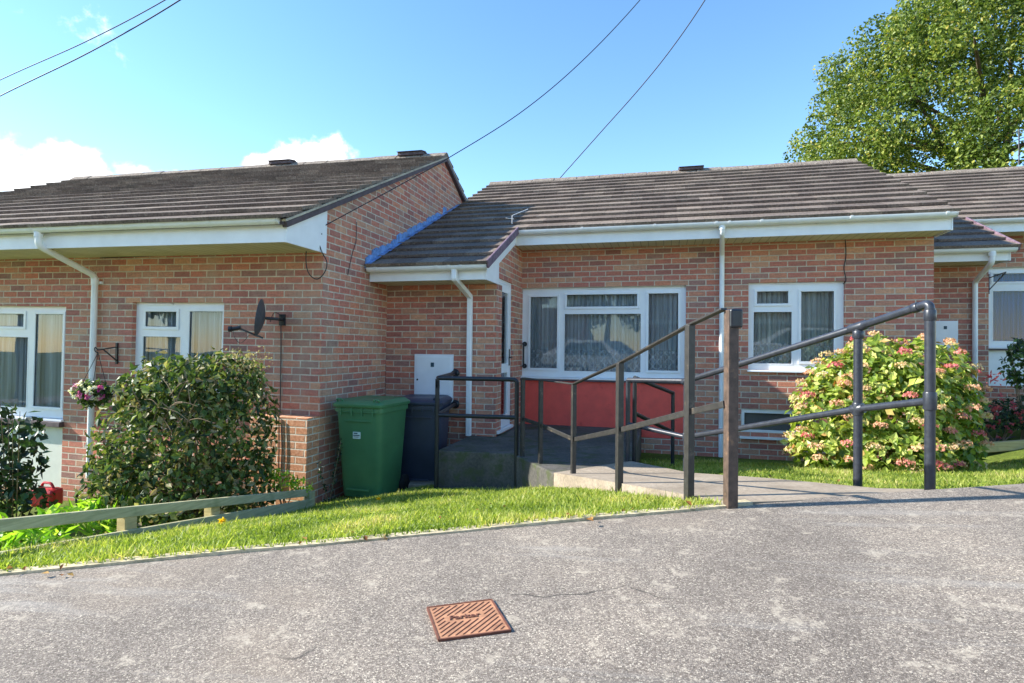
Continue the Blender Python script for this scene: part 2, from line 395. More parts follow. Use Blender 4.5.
# ------------------------------------------------------------------ sun direction, world
el, az = math.radians(31), math.radians(12)     # the sun stands to the left, a little in front of the facades
sd = Vector((-math.cos(el)*math.cos(az), -math.cos(el)*math.sin(az), math.sin(el)))
sun = bpy.data.lights.new('sun', 'SUN'); sun.energy = 3.4; sun.angle = math.radians(.6); sun.color = (1, .955, .87)
so = bpy.data.objects.new('sun', sun); COL.objects.link(so); so.rotation_euler = sd.to_track_quat('Z', 'Y').to_euler(); so.location = (-20, -5, 20)
W = bpy.data.worlds.new('World'); S.world = W; W.use_nodes = True; wt = W.node_tree; wt.nodes.clear()
wo = wt.nodes.new('ShaderNodeOutputWorld'); bg = wt.nodes.new('ShaderNodeBackground'); sk = wt.nodes.new('ShaderNodeTexSky')
sk.sky_type = 'NISHITA'; sk.sun_disc = False; sk.sun_elevation = el; sk.sun_rotation = math.atan2(sd.x, sd.y); sk.altitude = 50; sk.air_density = 1.0; sk.dust_density = .05; sk.ozone_density = 1.6
bg.inputs[1].default_value = .114
def wn(t, **kw):
    n = wt.nodes.new('ShaderNode'+t)
    for k, v in kw.items(): setattr(n, k, v)
    return n
L = wt.links.new
tc = wn('TexCoord')
def wmath(op, a, b=0.0):
    n = wn('Math', operation=op)
    for i, x in enumerate((a, b)):
        if isinstance(x, bpy.types.NodeSocket): L(x, n.inputs[i])
        else: n.inputs[i].default_value = x
    return n.outputs[0]
dirn = wn('VectorMath', operation='NORMALIZE'); L(tc.outputs['Generated'], dirn.inputs[0])
nz = wn('TexNoise'); nz.inputs['Scale'].default_value = 14; nz.inputs['Detail'].default_value = 9; nz.inputs['Roughness'].default_value = .58; L(dirn.outputs[0], nz.inputs['Vector'])
nz2 = wn('TexNoise'); nz2.inputs['Scale'].default_value = 5; nz2.inputs['Detail'].default_value = 4; L(dirn.outputs[0], nz2.inputs['Vector'])
tot = None
# cloud banks of the sky: direction, angular half width, half height, weight
for (cu, cv, hw, hh, wgt) in [(35,190,.10,.034,1.0),(72,172,.045,.034,1.0),(-40,178,.06,.05,.9),(0,178,.035,.036,.9),(150,178,.06,.022,.9),(310,160,.05,.030,1.0),(270,165,.05,.015,.75),(95,18,.05,.04,.35),(125,40,.06,.03,.28),(1500,150,.3,.1,.8)]:
    d = ray(cu, cv).normalized(); ax = Vector((0,0,1)).cross(d).normalized(); up = d.cross(ax)
    def dot(v):
        n = wn('VectorMath', operation='DOT_PRODUCT'); L(dirn.outputs[0], n.inputs[0]); n.inputs[1].default_value = v; return n.outputs['Value']
    a = wmath('DIVIDE', dot(ax), hw); b = wmath('DIVIDE', dot(up), hh)
    r2 = wmath('ADD', wmath('MULTIPLY', a, a), wmath('MULTIPLY', b, b))
    q = wmath('MULTIPLY', wmath('EXPONENT', wmath('MULTIPLY', r2, -.75)), wgt)
    q = wmath('MULTIPLY', q, wmath('GREATER_THAN', dot(d), 0.0))
    tot = q if tot is None else wmath('MAXIMUM', tot, q)
den = wmath('ADD', tot, wmath('MULTIPLY', wmath('SUBTRACT', nz.outputs[0], .5), 2.1))
mr = wn('MapRange'); mr.interpolation_type = 'SMOOTHSTEP'; L(den, mr.inputs[0]); mr.inputs[1].default_value = .40; mr.inputs[2].default_value = .82
cm = wmath('MULTIPLY', mr.outputs[0], wmath('GREATER_THAN', tot, .02))
cc = wn('MapRange'); L(nz2.outputs[0], cc.inputs[0]); cc.inputs[3].default_value = .8; cc.inputs[4].default_value = 1.15
ccol = wn('Mix', data_type='RGBA', blend_type='MULTIPLY'); ccol.inputs[0].default_value = 1; ccol.inputs[6].default_value = (6.2,6.3,6.5,1)
L(cc.outputs[0], ccol.inputs[7])
mx = wn('Mix', data_type='RGBA'); L(cm, mx.inputs[0]); hs = wn('HueSaturation'); hs.inputs['Saturation'].default_value = 1.18; hs.inputs['Value'].default_value = 1.0; L(sk.outputs[0], hs.inputs['Color']); L(hs.outputs[0], mx.inputs[6]); L(ccol.outputs[2], mx.inputs[7])
L(mx.outputs[2], bg.inputs[0]); L(bg.outputs[0], wo.inputs[0])
S.view_settings.view_transform = 'Standard'; S.view_settings.look = 'None'; S.view_settings.exposure = 1.66; S.view_settings.gamma = 1
S.render.engine = 'CYCLES'

# ------------------------------------------------------------------ terrain
def ZR(x, y): return -.90+.06*(.927*x+.375*y)
KERB = [(-40,-13.2), (-20,-5.1), (-9,-.65), (-4.5,1.2), (-2.8,1.9), (-1.6,2.40), (-.6,2.82), (.3,3.18), (.62,3.34), (1.05,3.5), (1.92,3.78), (3.5,4.32), (7,5.55), (14,8.2), (40,18)]
def kerb_y(x):
    for (a, b), (c, d) in zip(KERB, KERB[1:]):
        if a <= x <= c: return b+(d-b)*(x-a)/(c-a)
    return KERB[0][1] if x < 0 else KERB[-1][1]
cps = [(x, kerb_y(x), ZR(x, kerb_y(x))+.015) for x in (-9,-7,-5.5,-4.5,-3.6,-2.8,-2,-1.2,-.5,.2,.8,1.4,2,3,4.5,7,10,14)]
cps += [(-3.4,5.3,-1.62),(-3.1,6.0,-1.66),(-2.6,6.6,-1.6),(-5,5.3,-1.74),(-8,5.3,-1.95),(-12,5,-2.2),(-12,9,-2.3),(-3.35,3.7,-1.38),(-3.4,2.5,-1.16),(-3.32,4.6,-1.54),(-4.4,4.2,-1.66),(-6,3.4,-1.7),
        (-2.3,5.6,-1.47),(-1.45,5.7,-1.44),(-.95,4.95,-1.22),(-.3,4.1,-1.0),(.15,3.45,-.86),(-2,4,-1.22),(.18,5.35,-1.13),(-.2,5.95,-1.22),(.11,6.95,-1.33),(1,8.1,-1.42),(3.2,8.1,-1.38),(-1.9,8.2,-1.45),
        (1.3,4.3,-.90),(1.6,4.0,-.85),(2.4,7.0,-1.24),(4.5,8.6,-1.12),(4.5,9.6,-1.02),(8,10.5,-.9),(8,8,-.75),(14,14,-.6),(3,5.2,-.93),(5,6.4,-.8),(-3,9,-1.5)]
cp = np.array(cps)
def U(r2): return np.where(r2 > 1e-12, r2*np.log(np.maximum(r2, 1e-12)), 0)
n_ = len(cp); K_ = U(((cp[:,None,:2]-cp[None,:,:2])**2).sum(2))+np.eye(n_)*.02
Pm = np.c_[np.ones(n_), cp[:,:2]]; A_ = np.zeros((n_+3, n_+3)); A_[:n_,:n_] = K_; A_[:n_,n_:] = Pm; A_[n_:,:n_] = Pm.T
W_ = np.linalg.solve(A_, np.r_[cp[:,2], 0, 0, 0])
def GZ(x, y):
    x = np.atleast_1d(np.asarray(x, float)); y = np.atleast_1d(np.asarray(y, float))
    r2 = (x[:,None]-cp[None,:,0])**2+(y[:,None]-cp[None,:,1])**2
    return U(r2)@W_[:n_]+W_[n_]+W_[n_+1]*x+W_[n_+2]*y
def gz(x, y): return float(GZ([x], [y])[0])

# far ground, one sheet to the horizon
m = MB(); m.add([(x, y, -1.75+.0*x+min(max(.055*.93*x, -1.2), 1.2)) for y in (-300,-60,-30,0,30,300) for x in (-300,-60,-22,22,60,300)],
                [(j*6+i, j*6+i+1, (j+1)*6+i+1, (j+1)*6+i) for j in range(5) for i in range(5)])
for i, v in enumerate(m.v): m.v[i] = (v[0], v[1], v[2]-1.2)
m.build('ground', M['turf'], kind='structure')
# near verge and gardens
xs = np.concatenate([np.linspace(-14, -4.1, 40), np.linspace(-4, 4, 161), np.linspace(4.1, 14, 40)]); ts = np.linspace(0, 1, 130)
vv = []
for x in xs:
    k = kerb_y(x); top = 16
    for t_ in ts: vv.append((x, k+.05+(top-k)*t_**1.3))
vv = np.array(vv); zz = GZ(vv[:,0], vv[:,1])
m = MB(); nt = len(ts)
def _in(x, y, poly):
    c = False
    for (x1_, y1_), (x2_, y2_) in zip(poly, poly[1:]+poly[:1]):
        if ((y1_ > y) != (y2_ > y)) and x < (x2_-x1_)*(y-y1_)/(y2_-y1_+1e-12)+x1_: c = not c
    return c
pw_ = [(.36,3.2),(-.27,4.12),(-.88,5.03),(-.30,5.77),(.20,5.20),(.72,4.53),(1.25,3.98),(1.9,3.9),(2.0,3.7),(1.0,3.4)]
zz = np.array([z-(.09 if _in(a, b, pw_) else 0) for (a, b), z in zip(vv, zz)])
m.add([(a, b, c) for (a, b), c in zip(vv, zz)], [(i*nt+j, (i+1)*nt+j, (i+1)*nt+j+1, i*nt+j+1) for i in range(len(xs)-1) for j in range(nt-1)])
m.build('grass_verge', M['turf'], kind='structure', smooth=True)
# road
m = MB()
nx = []
for x, y in KERB:
    for s_ in (0, 1.2, 3, 6, 9.5): px, py = x+.375*s_, y-.927*s_; nx.append((px, py, ZR(px, py)))
m.add(nx, [(i*5+j, i*5+j+1, (i+1)*5+j+1, (i+1)*5+j) for i in range(len(KERB)-1) for j in range(4)])
m.build('road', M['asphalt'], kind='structure')
# thin concrete edging
def strip(pts, w, h, name, mat):
    m = MB()
    pts = [Vector((p[0], p[1], 0)) for p in pts]
    dense = []
    for a, b in zip(pts, pts[1:]):
        n = max(1, int((b-a).length/.3))
        dense += [a.lerp(b, i/n) for i in range(n)]
    dense.append(pts[-1]); vs = []
    for i, p in enumerate(dense):
        t = (dense[min(i+1, len(dense)-1)]-dense[max(i-1, 0)]).normalized(); nrm = Vector((-t.y, t.x, 0))
        jz = random.uniform(-.003, .003); jw = random.uniform(-.006, .006)
        z = ZR(p.x, p.y)
        vs += [(p.x-nrm.x*(.01+jw), p.y-nrm.y*(.01+jw), z-.05), (p.x-nrm.x*(.01+jw), p.y-nrm.y*(.01+jw), z+h+jz), (p.x+nrm.x*w, p.y+nrm.y*w, z+h+jz), (p.x+nrm.x*w, p.y+nrm.y*w, z-.06)]
    n = len(dense)
    m.add(vs, [(i*4+j, i*4+j+1, (i+1)*4+j+1, (i+1)*4+j) for i in range(n-1) for j in range(3)])
    return m.build(name, mat, kind='structure')
strip([k for k in KERB if k[0] <= .3 and k[0] > -15]+[(.45,3.26)], .05, .012, 'kerb_edging', M['kerb'])
strip([(1.97,3.80),(2.4,3.93),(3.5,4.33),(7,5.56),(13,7.8)], .05, .014, 'kerb_edging', M['kerb'])

# ------------------------------------------------------------------ path and platform
PT = -1.09
path_top = [(.36,3.24,-.795),(-.30,4.12,-.93),(-.92,5.03,-1.085),(-.30,5.80,-1.088),(.22,5.22,-1.05),(.75,4.55,-.92),(1.28,4.0,-.83),(1.75,3.80,-.76),(1.95,3.76,-.735),(1.2,3.50,-.765)]
m = MB(); n = len(path_top)
m.add([(x, y, z) for x, y, z in path_top]+[(x, y, z-.5) for x, y, z in path_top],
      [(0,1,5,6,9),(1,2,4,5),(2,3,4),(6,7,8,9)]+[(i, (i+1) % n, n+(i+1) % n, n+i) for i in range(n)])
m.build('path', M['conc'], kind='structure')
m = MB(); m.prism([(-2.32,5.78),(-1.5,5.83),(-.925,5.035),(-.305,5.805),(-.28,6.6),(-.28,8.22),(-1.995,8.22),(-1.995,6.89),(-2.32,6.89)], 'z', -1.7, PT)
m.build('doorstep_platform', M['concdark'], kind='structure', bevel=.012)

# ------------------------------------------------------------------ building helpers
def wall_y(m, x0, x1, z0, z1, y, th, holes=()):
    """wall in an XZ plane, front face at y, closed reveals; holes (x0,x1,z0,z1)"""
    X = sorted({x0, x1, *[h[0] for h in holes], *[h[1] for h in holes]}); Z = sorted({z0, z1, *[h[2] for h in holes], *[h[3] for h in holes]})
    X = [x for x in X if x0 <= x <= x1]; Z = [z for z in Z if z0 <= z <= z1]
    def solid(i, j):
        if i < 0 or j < 0 or i >= len(X)-1 or j >= len(Z)-1: return False
        cx, cz = (X[i]+X[i+1])/2, (Z[j]+Z[j+1])/2
        return not any(h[0] < cx < h[1] and h[2] < cz < h[3] for h in holes)
    for i in range(len(X)-1):
        for j in range(len(Z)-1):
            if not solid(i, j): continue
            a, b, c, d = X[i], X[i+1], Z[j], Z[j+1]
            m.add([(a,y,c),(b,y,c),(b,y,d),(a,y,d)], [(0,1,2,3)]); m.add([(a,y+th,c),(b,y+th,c),(b,y+th,d),(a,y+th,d)], [(3,2,1,0)])
            if not solid(i-1, j): m.add([(a,y,c),(a,y,d),(a,y+th,d),(a,y+th,c)], [(0,1,2,3)])
            if not solid(i+1, j): m.add([(b,y,c),(b,y+th,c),(b,y+th,d),(b,y,d)], [(0,1,2,3)])
            if not solid(i, j-1): m.add([(a,y,c),(a,y+th,c),(b,y+th,c),(b,y,c)], [(0,1,2,3)])
            if not solid(i, j+1): m.add([(a,y,d),(b,y,d),(b,y+th,d),(a,y+th,d)], [(0,1,2,3)])
def tiles(x0, x1, ye, ze, slope, n, gauge, sgn=1, wt_=.33, start=0, stag=True, lead=0):
    """verts, rnd of n courses of tiles going up from the eave; sgn 1: up towards +y"""
    th = math.atan(slope); c, s = math.cos(th), math.sin(th); V = []; R = []
    for k in range(start, start+n):
        xx = x0+ (0 if (k % 2 == 0 or not stag) else -wt_/2)
        course_j = random.uniform(-.003, .003)
        while xx < x1-.01:
            a = max(xx, x0); b = min(xx+wt_, x1)
            if b-a > .02:
                l0 = (k-start)*gauge-random.uniform(0, .003)+course_j-(.04 if k == start else 0); l1 = l0+gauge+.05
                hT = .046+random.uniform(-.0015, .0015); hH = .004; t = .035
                g = .0012; tw = random.uniform(-.001, .001)
                def pt(l, h, x): return (x, ye+sgn*(l*c-h*s), ze+l*s+h*c)
                V += [pt(l0, hT-t, a+g), pt(l0, hT-t, b-g), pt(l0, hT+tw, a+g), pt(l0, hT-tw, b-g), pt(l1, hH-t, a+g), pt(l1, hH-t, b-g), pt(l1, hH, a+g), pt(l1, hH, b-g)]
                R.append(random.random())
            xx += wt_
    return V, R
TF = [(0,1,3,2),(2,3,7,6),(0,2,6,4),(1,5,7,3),(0,4,5,1),(4,6,7,5)]
def gutter(m, x0, x1, y, z, r=.056):
    """half round gutter along x: y = fascia face, z = rim height"""
    yc = y-r-.006; seg = 10; pts = []
    for k in range(seg+1):
        a = PI+PI*k/seg; pts.append((yc+r*math.cos(a), z+r*math.sin(a)*1.0))
    inner = [(yc+(r-.006)*math.cos(PI+PI*k/seg), z+(r-.006)*math.sin(PI+PI*k/seg)) for k in range(seg+1)][::-1]
    m.prism(pts+inner, 'x', x0, x1)
    for xe in (x0, x1): m.prism(pts, 'x', xe-.008, xe+.008)
def gutter_clip(m, x, y, z, r=.056, w=.03):
    yc = y-r-.006; R2 = r+.007
    o = [(yc+R2*math.cos(PI+PI*k/10), z+.006+R2*math.sin(PI+PI*k/10)) for k in range(11)]; i = [(yc+(r+.0005)*math.cos(PI+PI*k/10), z+.004+(r+.0005)*math.sin(PI+PI*k/10)) for k in range(11)][::-1]
    m.prism(o+i, 'x', x-w/2, x+w/2)
def bend(pts, n=4, r=.05):
    """round the corners of a polyline"""
    pts = [Vector(p) for p in pts]; out = [pts[0]]
    for a, b, c in zip(pts, pts[1:], pts[2:]):
        d1 = (a-b); d2 = (c-b); rr = min(r, d1.length*.45, d2.length*.45); p0 = b+d1.normalized()*rr; p1 = b+d2.normalized()*rr
        for i in range(n+1):
            t = i/n; out.append((1-t)**2*p0+2*t*(1-t)*b+t*t*p1)
    out.append(pts[-1]); return out

def curtain(m, x0, x1, z0, z1, y, amp=.022, wl=.075, seed=0):
    rr = random.Random(seed); n = max(8, int((x1-x0)/.008)); ph = rr.random()*6
    cols = []
    for i in range(n+1):
        x = x0+(x1-x0)*i/n; p = x/wl*2*PI+ph+.9*math.sin(x*5+ph)
        cols.append((x, y+amp*math.sin(p)+amp*.4*math.sin(p*2.3+1)))
    vs = [(x, yy, z0) for x, yy in cols]+[(x, yy, z1) for x, yy in cols]
    m.add(vs, [(i, i+1, n+2+i, n+1+i) for i in range(n)])

def window(parent, x0, x1, z0, z1, ywall, lights, mull, curt=M['net'], lace=False, rev=.055, seed=0, vent=None, curt_z=None, sill=True):
    """lights: glass rects as fractions (fx0,fx1,fz0,fz1) from the left and the top, with 'o' for an opening sash; mull: bars as fractions"""
    y = ywall+rev
    fx = lambda f: x0+(x1-x0)*f; fz = lambda f: z1-(z1-z0)*f
    fm = MB(); wall_y(fm, x0, x1, z0, z1, y, .065, [(max(fx(a), x0+.03), min(fx(c), x1-.03), max(fz(e), z0+.03), min(fz(d), z1-.03)) for (a, c, d, e, op) in lights])
    w = MB(); w.v, w.f = fm.v, fm.f
    wo_ = w.build('window', M['upvc'], parent, bevel=.005)
    for (a, c, d, e, op) in lights:
        X0, X1, Z0, Z1 = max(fx(a), x0+.03), min(fx(c), x1-.03), max(fz(e), z0+.03), min(fz(d), z1-.03); s = .036 if op else .016; pr = -.014 if op else -.003
        sm = MB(); o0, o1 = y+pr, y+.05
        o1 = y-.0005; XL, XR, ZB, ZT = max(X0-s, x0+.006), min(X1+s, x1-.006), max(Z0-s, z0+.006), min(Z1+s, z1-.006); sm.box(XL, XR, o0, o1, ZB, Z0); sm.box(XL, XR, o0, o1, Z1, ZT); sm.box(XL, X0, o0, o1, Z0, Z1); sm.box(X1, XR, o0, o1, Z0, Z1)
        sm.build('sash', M['upvc'], wo_, bevel=.004 if op else .001)
        gm = MB(); g_ = .006
        gm.box(X0-g_, X1+g_, o0+.012, o0+.015, Z0-g_, Z1+g_); gm.build('gasket', M['cable'], wo_) if False else None
        pm = MB(); pm.add([(X0-.004,o0+.02,Z0-.004),(X1+.004,o0+.02,Z0-.004),(X1+.004,o0+.02,Z1+.004),(X0-.004,o0+.02,Z1+.004)], [(0,1,2,3)]); pm.build('pane', M['glass'], wo_)
        rb = MB()
        for q in ((X0,X1,Z0,Z0+.004),(X0,X1,Z1-.004,Z1),(X0,X0+.004,Z0+.004,Z1-.004),(X1-.004,X1,Z0+.004,Z1-.004)): rb.box(q[0], q[1], o0+.012, o0+.019, q[2], q[3])
        rb.build('glazing_seal', M['cable'], wo_)
    if vent:
        vm = MB(); vm.box(fx(vent[0]), fx(vent[1]), y-.016, y, fz(vent[2])-.008, fz(vent[2])+.008); vm.build('trickle_vent', M['gutter'], wo_, bevel=.002)
    cm_ = MB(); curtain(cm_, x0+.01, x1-.01, z0+.01, z1-.01, y+.115, seed=seed); cm_.build('curtain', curt, wo_, smooth=True)
    if lace:
        lm = MB(); curtain(lm, x0+.01, x1-.01, z0+.05, z0+.05+(z1-z0)*.27, y+.082, amp=.006, seed=seed+1); lm.build('lace_border', M['lace'], wo_, smooth=True)
    if sill:
        s_ = MB(); s_.box(x0-.012, x1+.012, y-.085, y-.001, z0-.028, z0-.002); s_.build('sill', M['upvc'], wo_, bevel=.005)
    rm = MB(); e_ = .12; zz0, zz1 = z0-.03, z1+.02
    rm.add([(x0-e_,y+1.6,zz0),(x1+e_,y+1.6,zz0),(x1+e_,y+1.6,zz1),(x0-e_,y+1.6,zz1),(x0-.002,y+.07,zz0),(x1+.002,y+.07,zz0),(x1+.002,y+.07,zz1),(x0-.002,y+.07,zz1)], [(0,1,2,3),(4,0,3,7),(5,1,2,6),(4,5,1,0),(7,6,2,3)])
    rm.build('room', M['room'], wo_)
    return wo_

def roof(parent, x0, x1, ye, ze, slope, yr, gauge, porch=None, zr=None):
    """front and rear slopes, ridge, felt; ye: eave tile edge y"""
    th = math.atan(slope); Ls = (yr-ye)/math.cos(th); n = round(Ls/gauge); g = Ls/n
    V, R = tiles(x0, x1, ye, ze, slope, n, g)
    np_mesh('roof_tiles', np.array(V), 8, TF, M['tile'], np.array(R), parent)
    zr = ze+slope*(yr-ye)
    V, R = tiles(x0, x1, 2*yr-ye, ze, slope, n, g, -1)
    np_mesh('roof_tiles', np.array(V), 8, TF, M['tile'], np.array(R), parent)
    if porch:
        px0, px1, pn = porch; L2 = pn*g
        V, R = tiles(px0, px1, ye-L2*math.cos(th), ze-L2*math.sin(th), slope, pn, g)
        np_mesh('porch_tiles', np.array(V), 8, TF, M['tile'], np.array(R), parent)
    # boards under the tiles
    m = MB(); m.prism([(ye+.02, ze-.03),(yr, zr-.03),(2*yr-ye-.02, ze-.03),(2*yr-ye-.02, ze-.06),(yr, zr-.06),(ye+.02, ze-.06)], 'x', x0+.03, x1-.03)
    m.build('roof_deck', M['slate'], parent)
    # ridge tiles
    x = x0; m = MB(); 
    rn = int((x1-x0)/.45)+1; w = (x1-x0)/rn
    for i in range(rn):
        a = x0+i*w; dz = random.uniform(-.006, .006)
        pr = [(yr-.125, zr-.035+dz), (yr-.115, zr-.012+dz), (yr-.03, zr+.055+dz), (yr+.03, zr+.055+dz), (yr+.115, zr-.012+dz), (yr+.125, zr-.035+dz)]
        m.prism(pr, 'x', a+.004, a+w-.004)
    m.build('ridge_tiles', M['ridge'], parent, bevel=.006)
    return g, th, zr
t_ = NT('ridge_tile'); n1 = t_.noise(30, 6, rough=.75); c_ = t_.ramp(n1, [(.3, hexc('#5b5049')), (.5, hexc('#82766b')), (.68, hexc('#b0a594'))]); t_.bsdf(c_, .92, n1, .6, .006, .2); M['ridge'] = t_.m

def ridge_vent(parent, u, yr, zr):
    x = P(u, 165, Y=yr).x; m = MB()
    m.box(x-.22, x+.22, yr-.12, yr+.12, zr+.02, zr+.075); m.prism([(yr-.16, zr+.075), (yr, zr+.11), (yr+.16, zr+.075)], 'x', x-.23, x+.23); m.build('ridge_vent', M['slate'], parent, bevel=.01)

M['brickL'] = m_brick('brickwork_worn', .03, bloom=.50); M['brickM'] = m_brick('brickwork', .045, 1.0); M['brickLit'] = m_brick('brickwork_sunlit', .03, 1.25, True); M['brickR'] = m_brick('brickwork_far', .01, .95)  # plinth brick is a lit copy of the left brick, sunlight in its colour

# ================================================================== LEFT BUNGALOW
PIV = Vector((-3.49, 5.42, 1.0)); TILT = math.radians(.75)
LB = thing('bungalow', 'brick bungalow at the left, its tall gable wall rising above the wheelie bins', 'bungalow', PIV)
def PL(u, v, Y):
    """point on plane Y of the left house, brought back to the untilted house frame"""
    p = P(u, v, Y=Y); q = Matrix.Rotation(-TILT, 3, 'Y') @ (p-PIV); return q+PIV
X1, YM, YF, ZFB = -3.48, 5.42, 4.77, .99
a = PL(-25, 306, 5.47); b = PL(67, 419, 5.47)
w1 = (a.x, b.x, b.z, a.z)
a = PL(136.5, 302.5, 5.47); b = PL(225, 397, 5.47); w2 = (a.x, b.x, b.z, a.z)
zp = PL(30, 428, YM).z; zpb = PL(30, 490, YM).z
m = MB(); pan = (w1[0], w1[1], zpb, w1[2])
wall_y(m, -9.0, X1, -2.4, 1.06, YM, .28, [(w1[0], w1[1], zpb, w1[3]), w2])
m.build('wall', M['brickL'], LB)
# gable end wall with triangular top
yr, zr = 8.77, 3.10
sl = .465; ze = zr-sl*(yr-4.68)
m = MB(); y0_ = YM+.28; m.prism([(y0_, -2.4), (2*yr-YM, -2.4), (2*yr-YM, ze+sl*(YM-4.68)-.045), (yr, zr-.045), (y0_, ze+sl*(y0_-4.68)-.045)], 'x', X1-.26, X1); m.prism([(YM+.001, 1.062), (y0_-.001, 1.062), (y0_-.001, ze+sl*(y0_-4.68)-.045), (YM+.001, ze+sl*(YM-4.68)-.045)], 'x', X1-.26, X1)
m.build('gable_wall', M['brickL'], LB)
m = MB(); m.box(-9.4, -9.1, YM, 12, -2.4, 1.2); m.box(-9.1, X1-.3, 11.8, 12.1, -2.4, 1.2); m.build('rear_wall', M['brickL'], LB)
# projecting brick plinth at the corner, sunlight put into its brick colour
pa = PL(250, 415, 5.2); m = MB(); m.box(pa.x, X1+.0025, 5.2, YM-.001, -2.4, pa.z); m.build('plinth', M['brickLit'], LB, label='brick plinth coloured lighter orange to look sunlit')
gL, thL, zrL = roof(LB, -11.15, X1+.06, 4.68, ze, sl, yr, .31)
for u in (196, 396-196): pass
ridge_vent(LB, 282, yr, zrL); ridge_vent(LB, 411, yr, zrL)
m = MB(); m.box(-11.2, X1-.0, YF, YF+.018, ZFB, ze+.02); m.build('fascia', M['fascia'], LB)
m = MB(); m.box(-11.2, X1-.02, YF+.018, YM-.001, ZFB+.004, ZFB+.012); m.build('soffit', M['soffit'], LB)
m = MB(); m.prism([(YF-.002, ZFB-.004), (YM+.02, ZFB-.004), (YM+.02, ze+sl*(YM-4.68)-.03), (YF-.002, ze+.03)], 'x', X1+.0035, X1+.02); m.build('gable_box_end', M['fascia'], LB)
# verge: undercloak and mortar under the edge tiles
m = MB()
for s_ in (1, -1):
    p0 = Vector((X1+.035, yr-s_*(yr-4.70), ze-.0)); p1 = Vector((X1+.035, yr, zrL-.0)); m.bar(p0+Vector((0,0,-.018)), p1+Vector((0,0,-.018)), .05, .022)
m.build('verge_mortar', M['mortar'], LB)
m = MB()
for s_ in (1, -1): m.bar((X1+.03, yr-s_*(yr-4.72), ze-.055), (X1+.03, yr, zrL-.055), .055, .05)
m.build('verge_board', M['slate'], LB)
gzm = PL(280, 218, 4.66).z
m = MB(); gutter(m, -11.2, X1-.02, YF, ze+.0)
GC = MB()
for u in (35, 50, 126, 211, 262):
    x = PL(u, 225, 4.70).x; gutter_clip(GC, x, YF, ze)
m.build('gutter', M['gutter'], LB, smooth=True); GC.build('gutter_bracket', M['gutter'], LB)
# downpipe
o_ = PL(38, 232, 4.70); k1 = PL(95, 276, 5.36); k2 = PL(93, 478, 5.36)
m = MB(); xo = o_.x; yo = YF-.062
m.tube(bend([(xo, yo, ze-.05), (xo, yo, ze-.19), (k1.x, 5.36, k1.z), (k1.x, 5.36, k2.z)], 5, .06), .034, 14)
m.tube([(xo, yo, ze-.045), (xo, yo, ze-.10)], .042, 14); m.tube([(k1.x, 5.36, k1.z-.03), (k1.x, 5.36, k1.z-.10)], .039, 14)
m.build('downpipe', M['gutter'], LB, smooth=True)
c = MB(); c.box(k1.x-.045, k1.x+.06, 5.395, 5.418, k1.z-.09, k1.z-.06); c.build('pipe_clip', M['gutter'], LB)
# windows: fractions of the frame
def fr(u0, u1, a, b): return ((a-u0)/(u1-u0), (b-u0)/(u1-u0))
u0, u1, v0, v1 = -25, 67, 306, 419
L1 = [(*fr(u0,u1,-17,24), *fr(v0,v1,314,327), 1), (*fr(u0,u1,-19,28), *fr(v0,v1,338,410), 0), (*fr(u0,u1,35.5,61), *fr(v0,v1,314,408), 1)]
window(LB, *w1, YM, L1, [(*fr(u0,u1,28,33), 0, 1), (0, fr(u0,u1,0,30)[1], *fr(v0,v1,331,336))], seed=1)
u0, u1, v0, v1 = 136.5, 225, 302.5, 397
L2 = [(*fr(u0,u1,146.5,177), *fr(v0,v1,312,327.5), 1), (*fr(u0,u1,144,181), *fr(v0,v1,338,388), 0), (*fr(u0,u1,190,221), *fr(v0,v1,311.5,387), 1)]
window(LB, *w2, YM, L2, [(*fr(u0,u1,181,186), 0, 1), (0, fr(u0,u1,0,183)[1], *fr(v0,v1,331,336))], seed=2, vent=(.12,.42,.02))
m = MB(); m.box(w1[0]-.02, w1[1]+.02, YM-.06, YM+.04, w1[2]-.09, w1[2]-.03); m.build('tiled_sill', M['slate'], LB, bevel=.004)
m = MB(); m.box(w1[0]+.002, w1[1]-.002, YM+.02, YM+.08, zpb, w1[2]-.091); m.build('infill_panel', M['cream'], LB, bevel=.003)
# cables on the left house
cb = MB()
pts = [PL(u, v, YM-.012) for u, v in [(281,322),(281,350),(280.5,390),(280,412)]]+[PL(u, v, 5.19) for u, v in [(279,418),(279,450),(278.5,478),(280,492)]]
cb.tube(pts, .006, 6); cb.tube([PL(u, v, 5.185) for u, v in [(281,420),(282,450),(281,470),(280,492)]], .005, 6)
cb.tube([PL(u, v, YM-.01) for u, v in [(306,247),(280,250),(230,252),(150,256),(100,258)]], .005, 6)
cb.build('cable', M['cable'], LB)
cb = MB(); loop = [(318,232),(318,240),(322,252),(327,262),(325,272),(318,279),(311,276),(307,268),(306,256),(307,246)]
pts = [P(u, v, Y=5.3-.02*i) if i < 3 else P(u, v, Y=5.36) for i, (u, v) in enumerate(loop)]
pts = [P(u, v, Y=5.32) for u, v in loop]
def smooth_path(pts, n=6):
    pts = [Vector(p) for p in pts]; out = []
    for i in range(len(pts)-1):
        p0, p1, p2, p3 = pts[max(i-1,0)], pts[i], pts[i+1], pts[min(i+2, len(pts)-1)]
        for k in range(n):
            t = k/n; out.append(.5*((2*p1)+(p2-p0)*t+(2*p0-5*p1+4*p2-p3)*t*t+(3*p1-p0-3*p2+p3)*t**3))
    out.append(pts[-1]); return out
cb.tube(smooth_path(pts), .006, 6); cb.build('cable_loop', M['cable'], LB)
cb = MB(); cb.tube(smooth_path([P(u, v, X=X1+.012) for u, v in [(356,222),(356,240),(352,255),(348,275)]]), .004, 6); cb.build('aerial_lead', M['cable'], LB)
LB.rotation_euler = (0, TILT, 0)

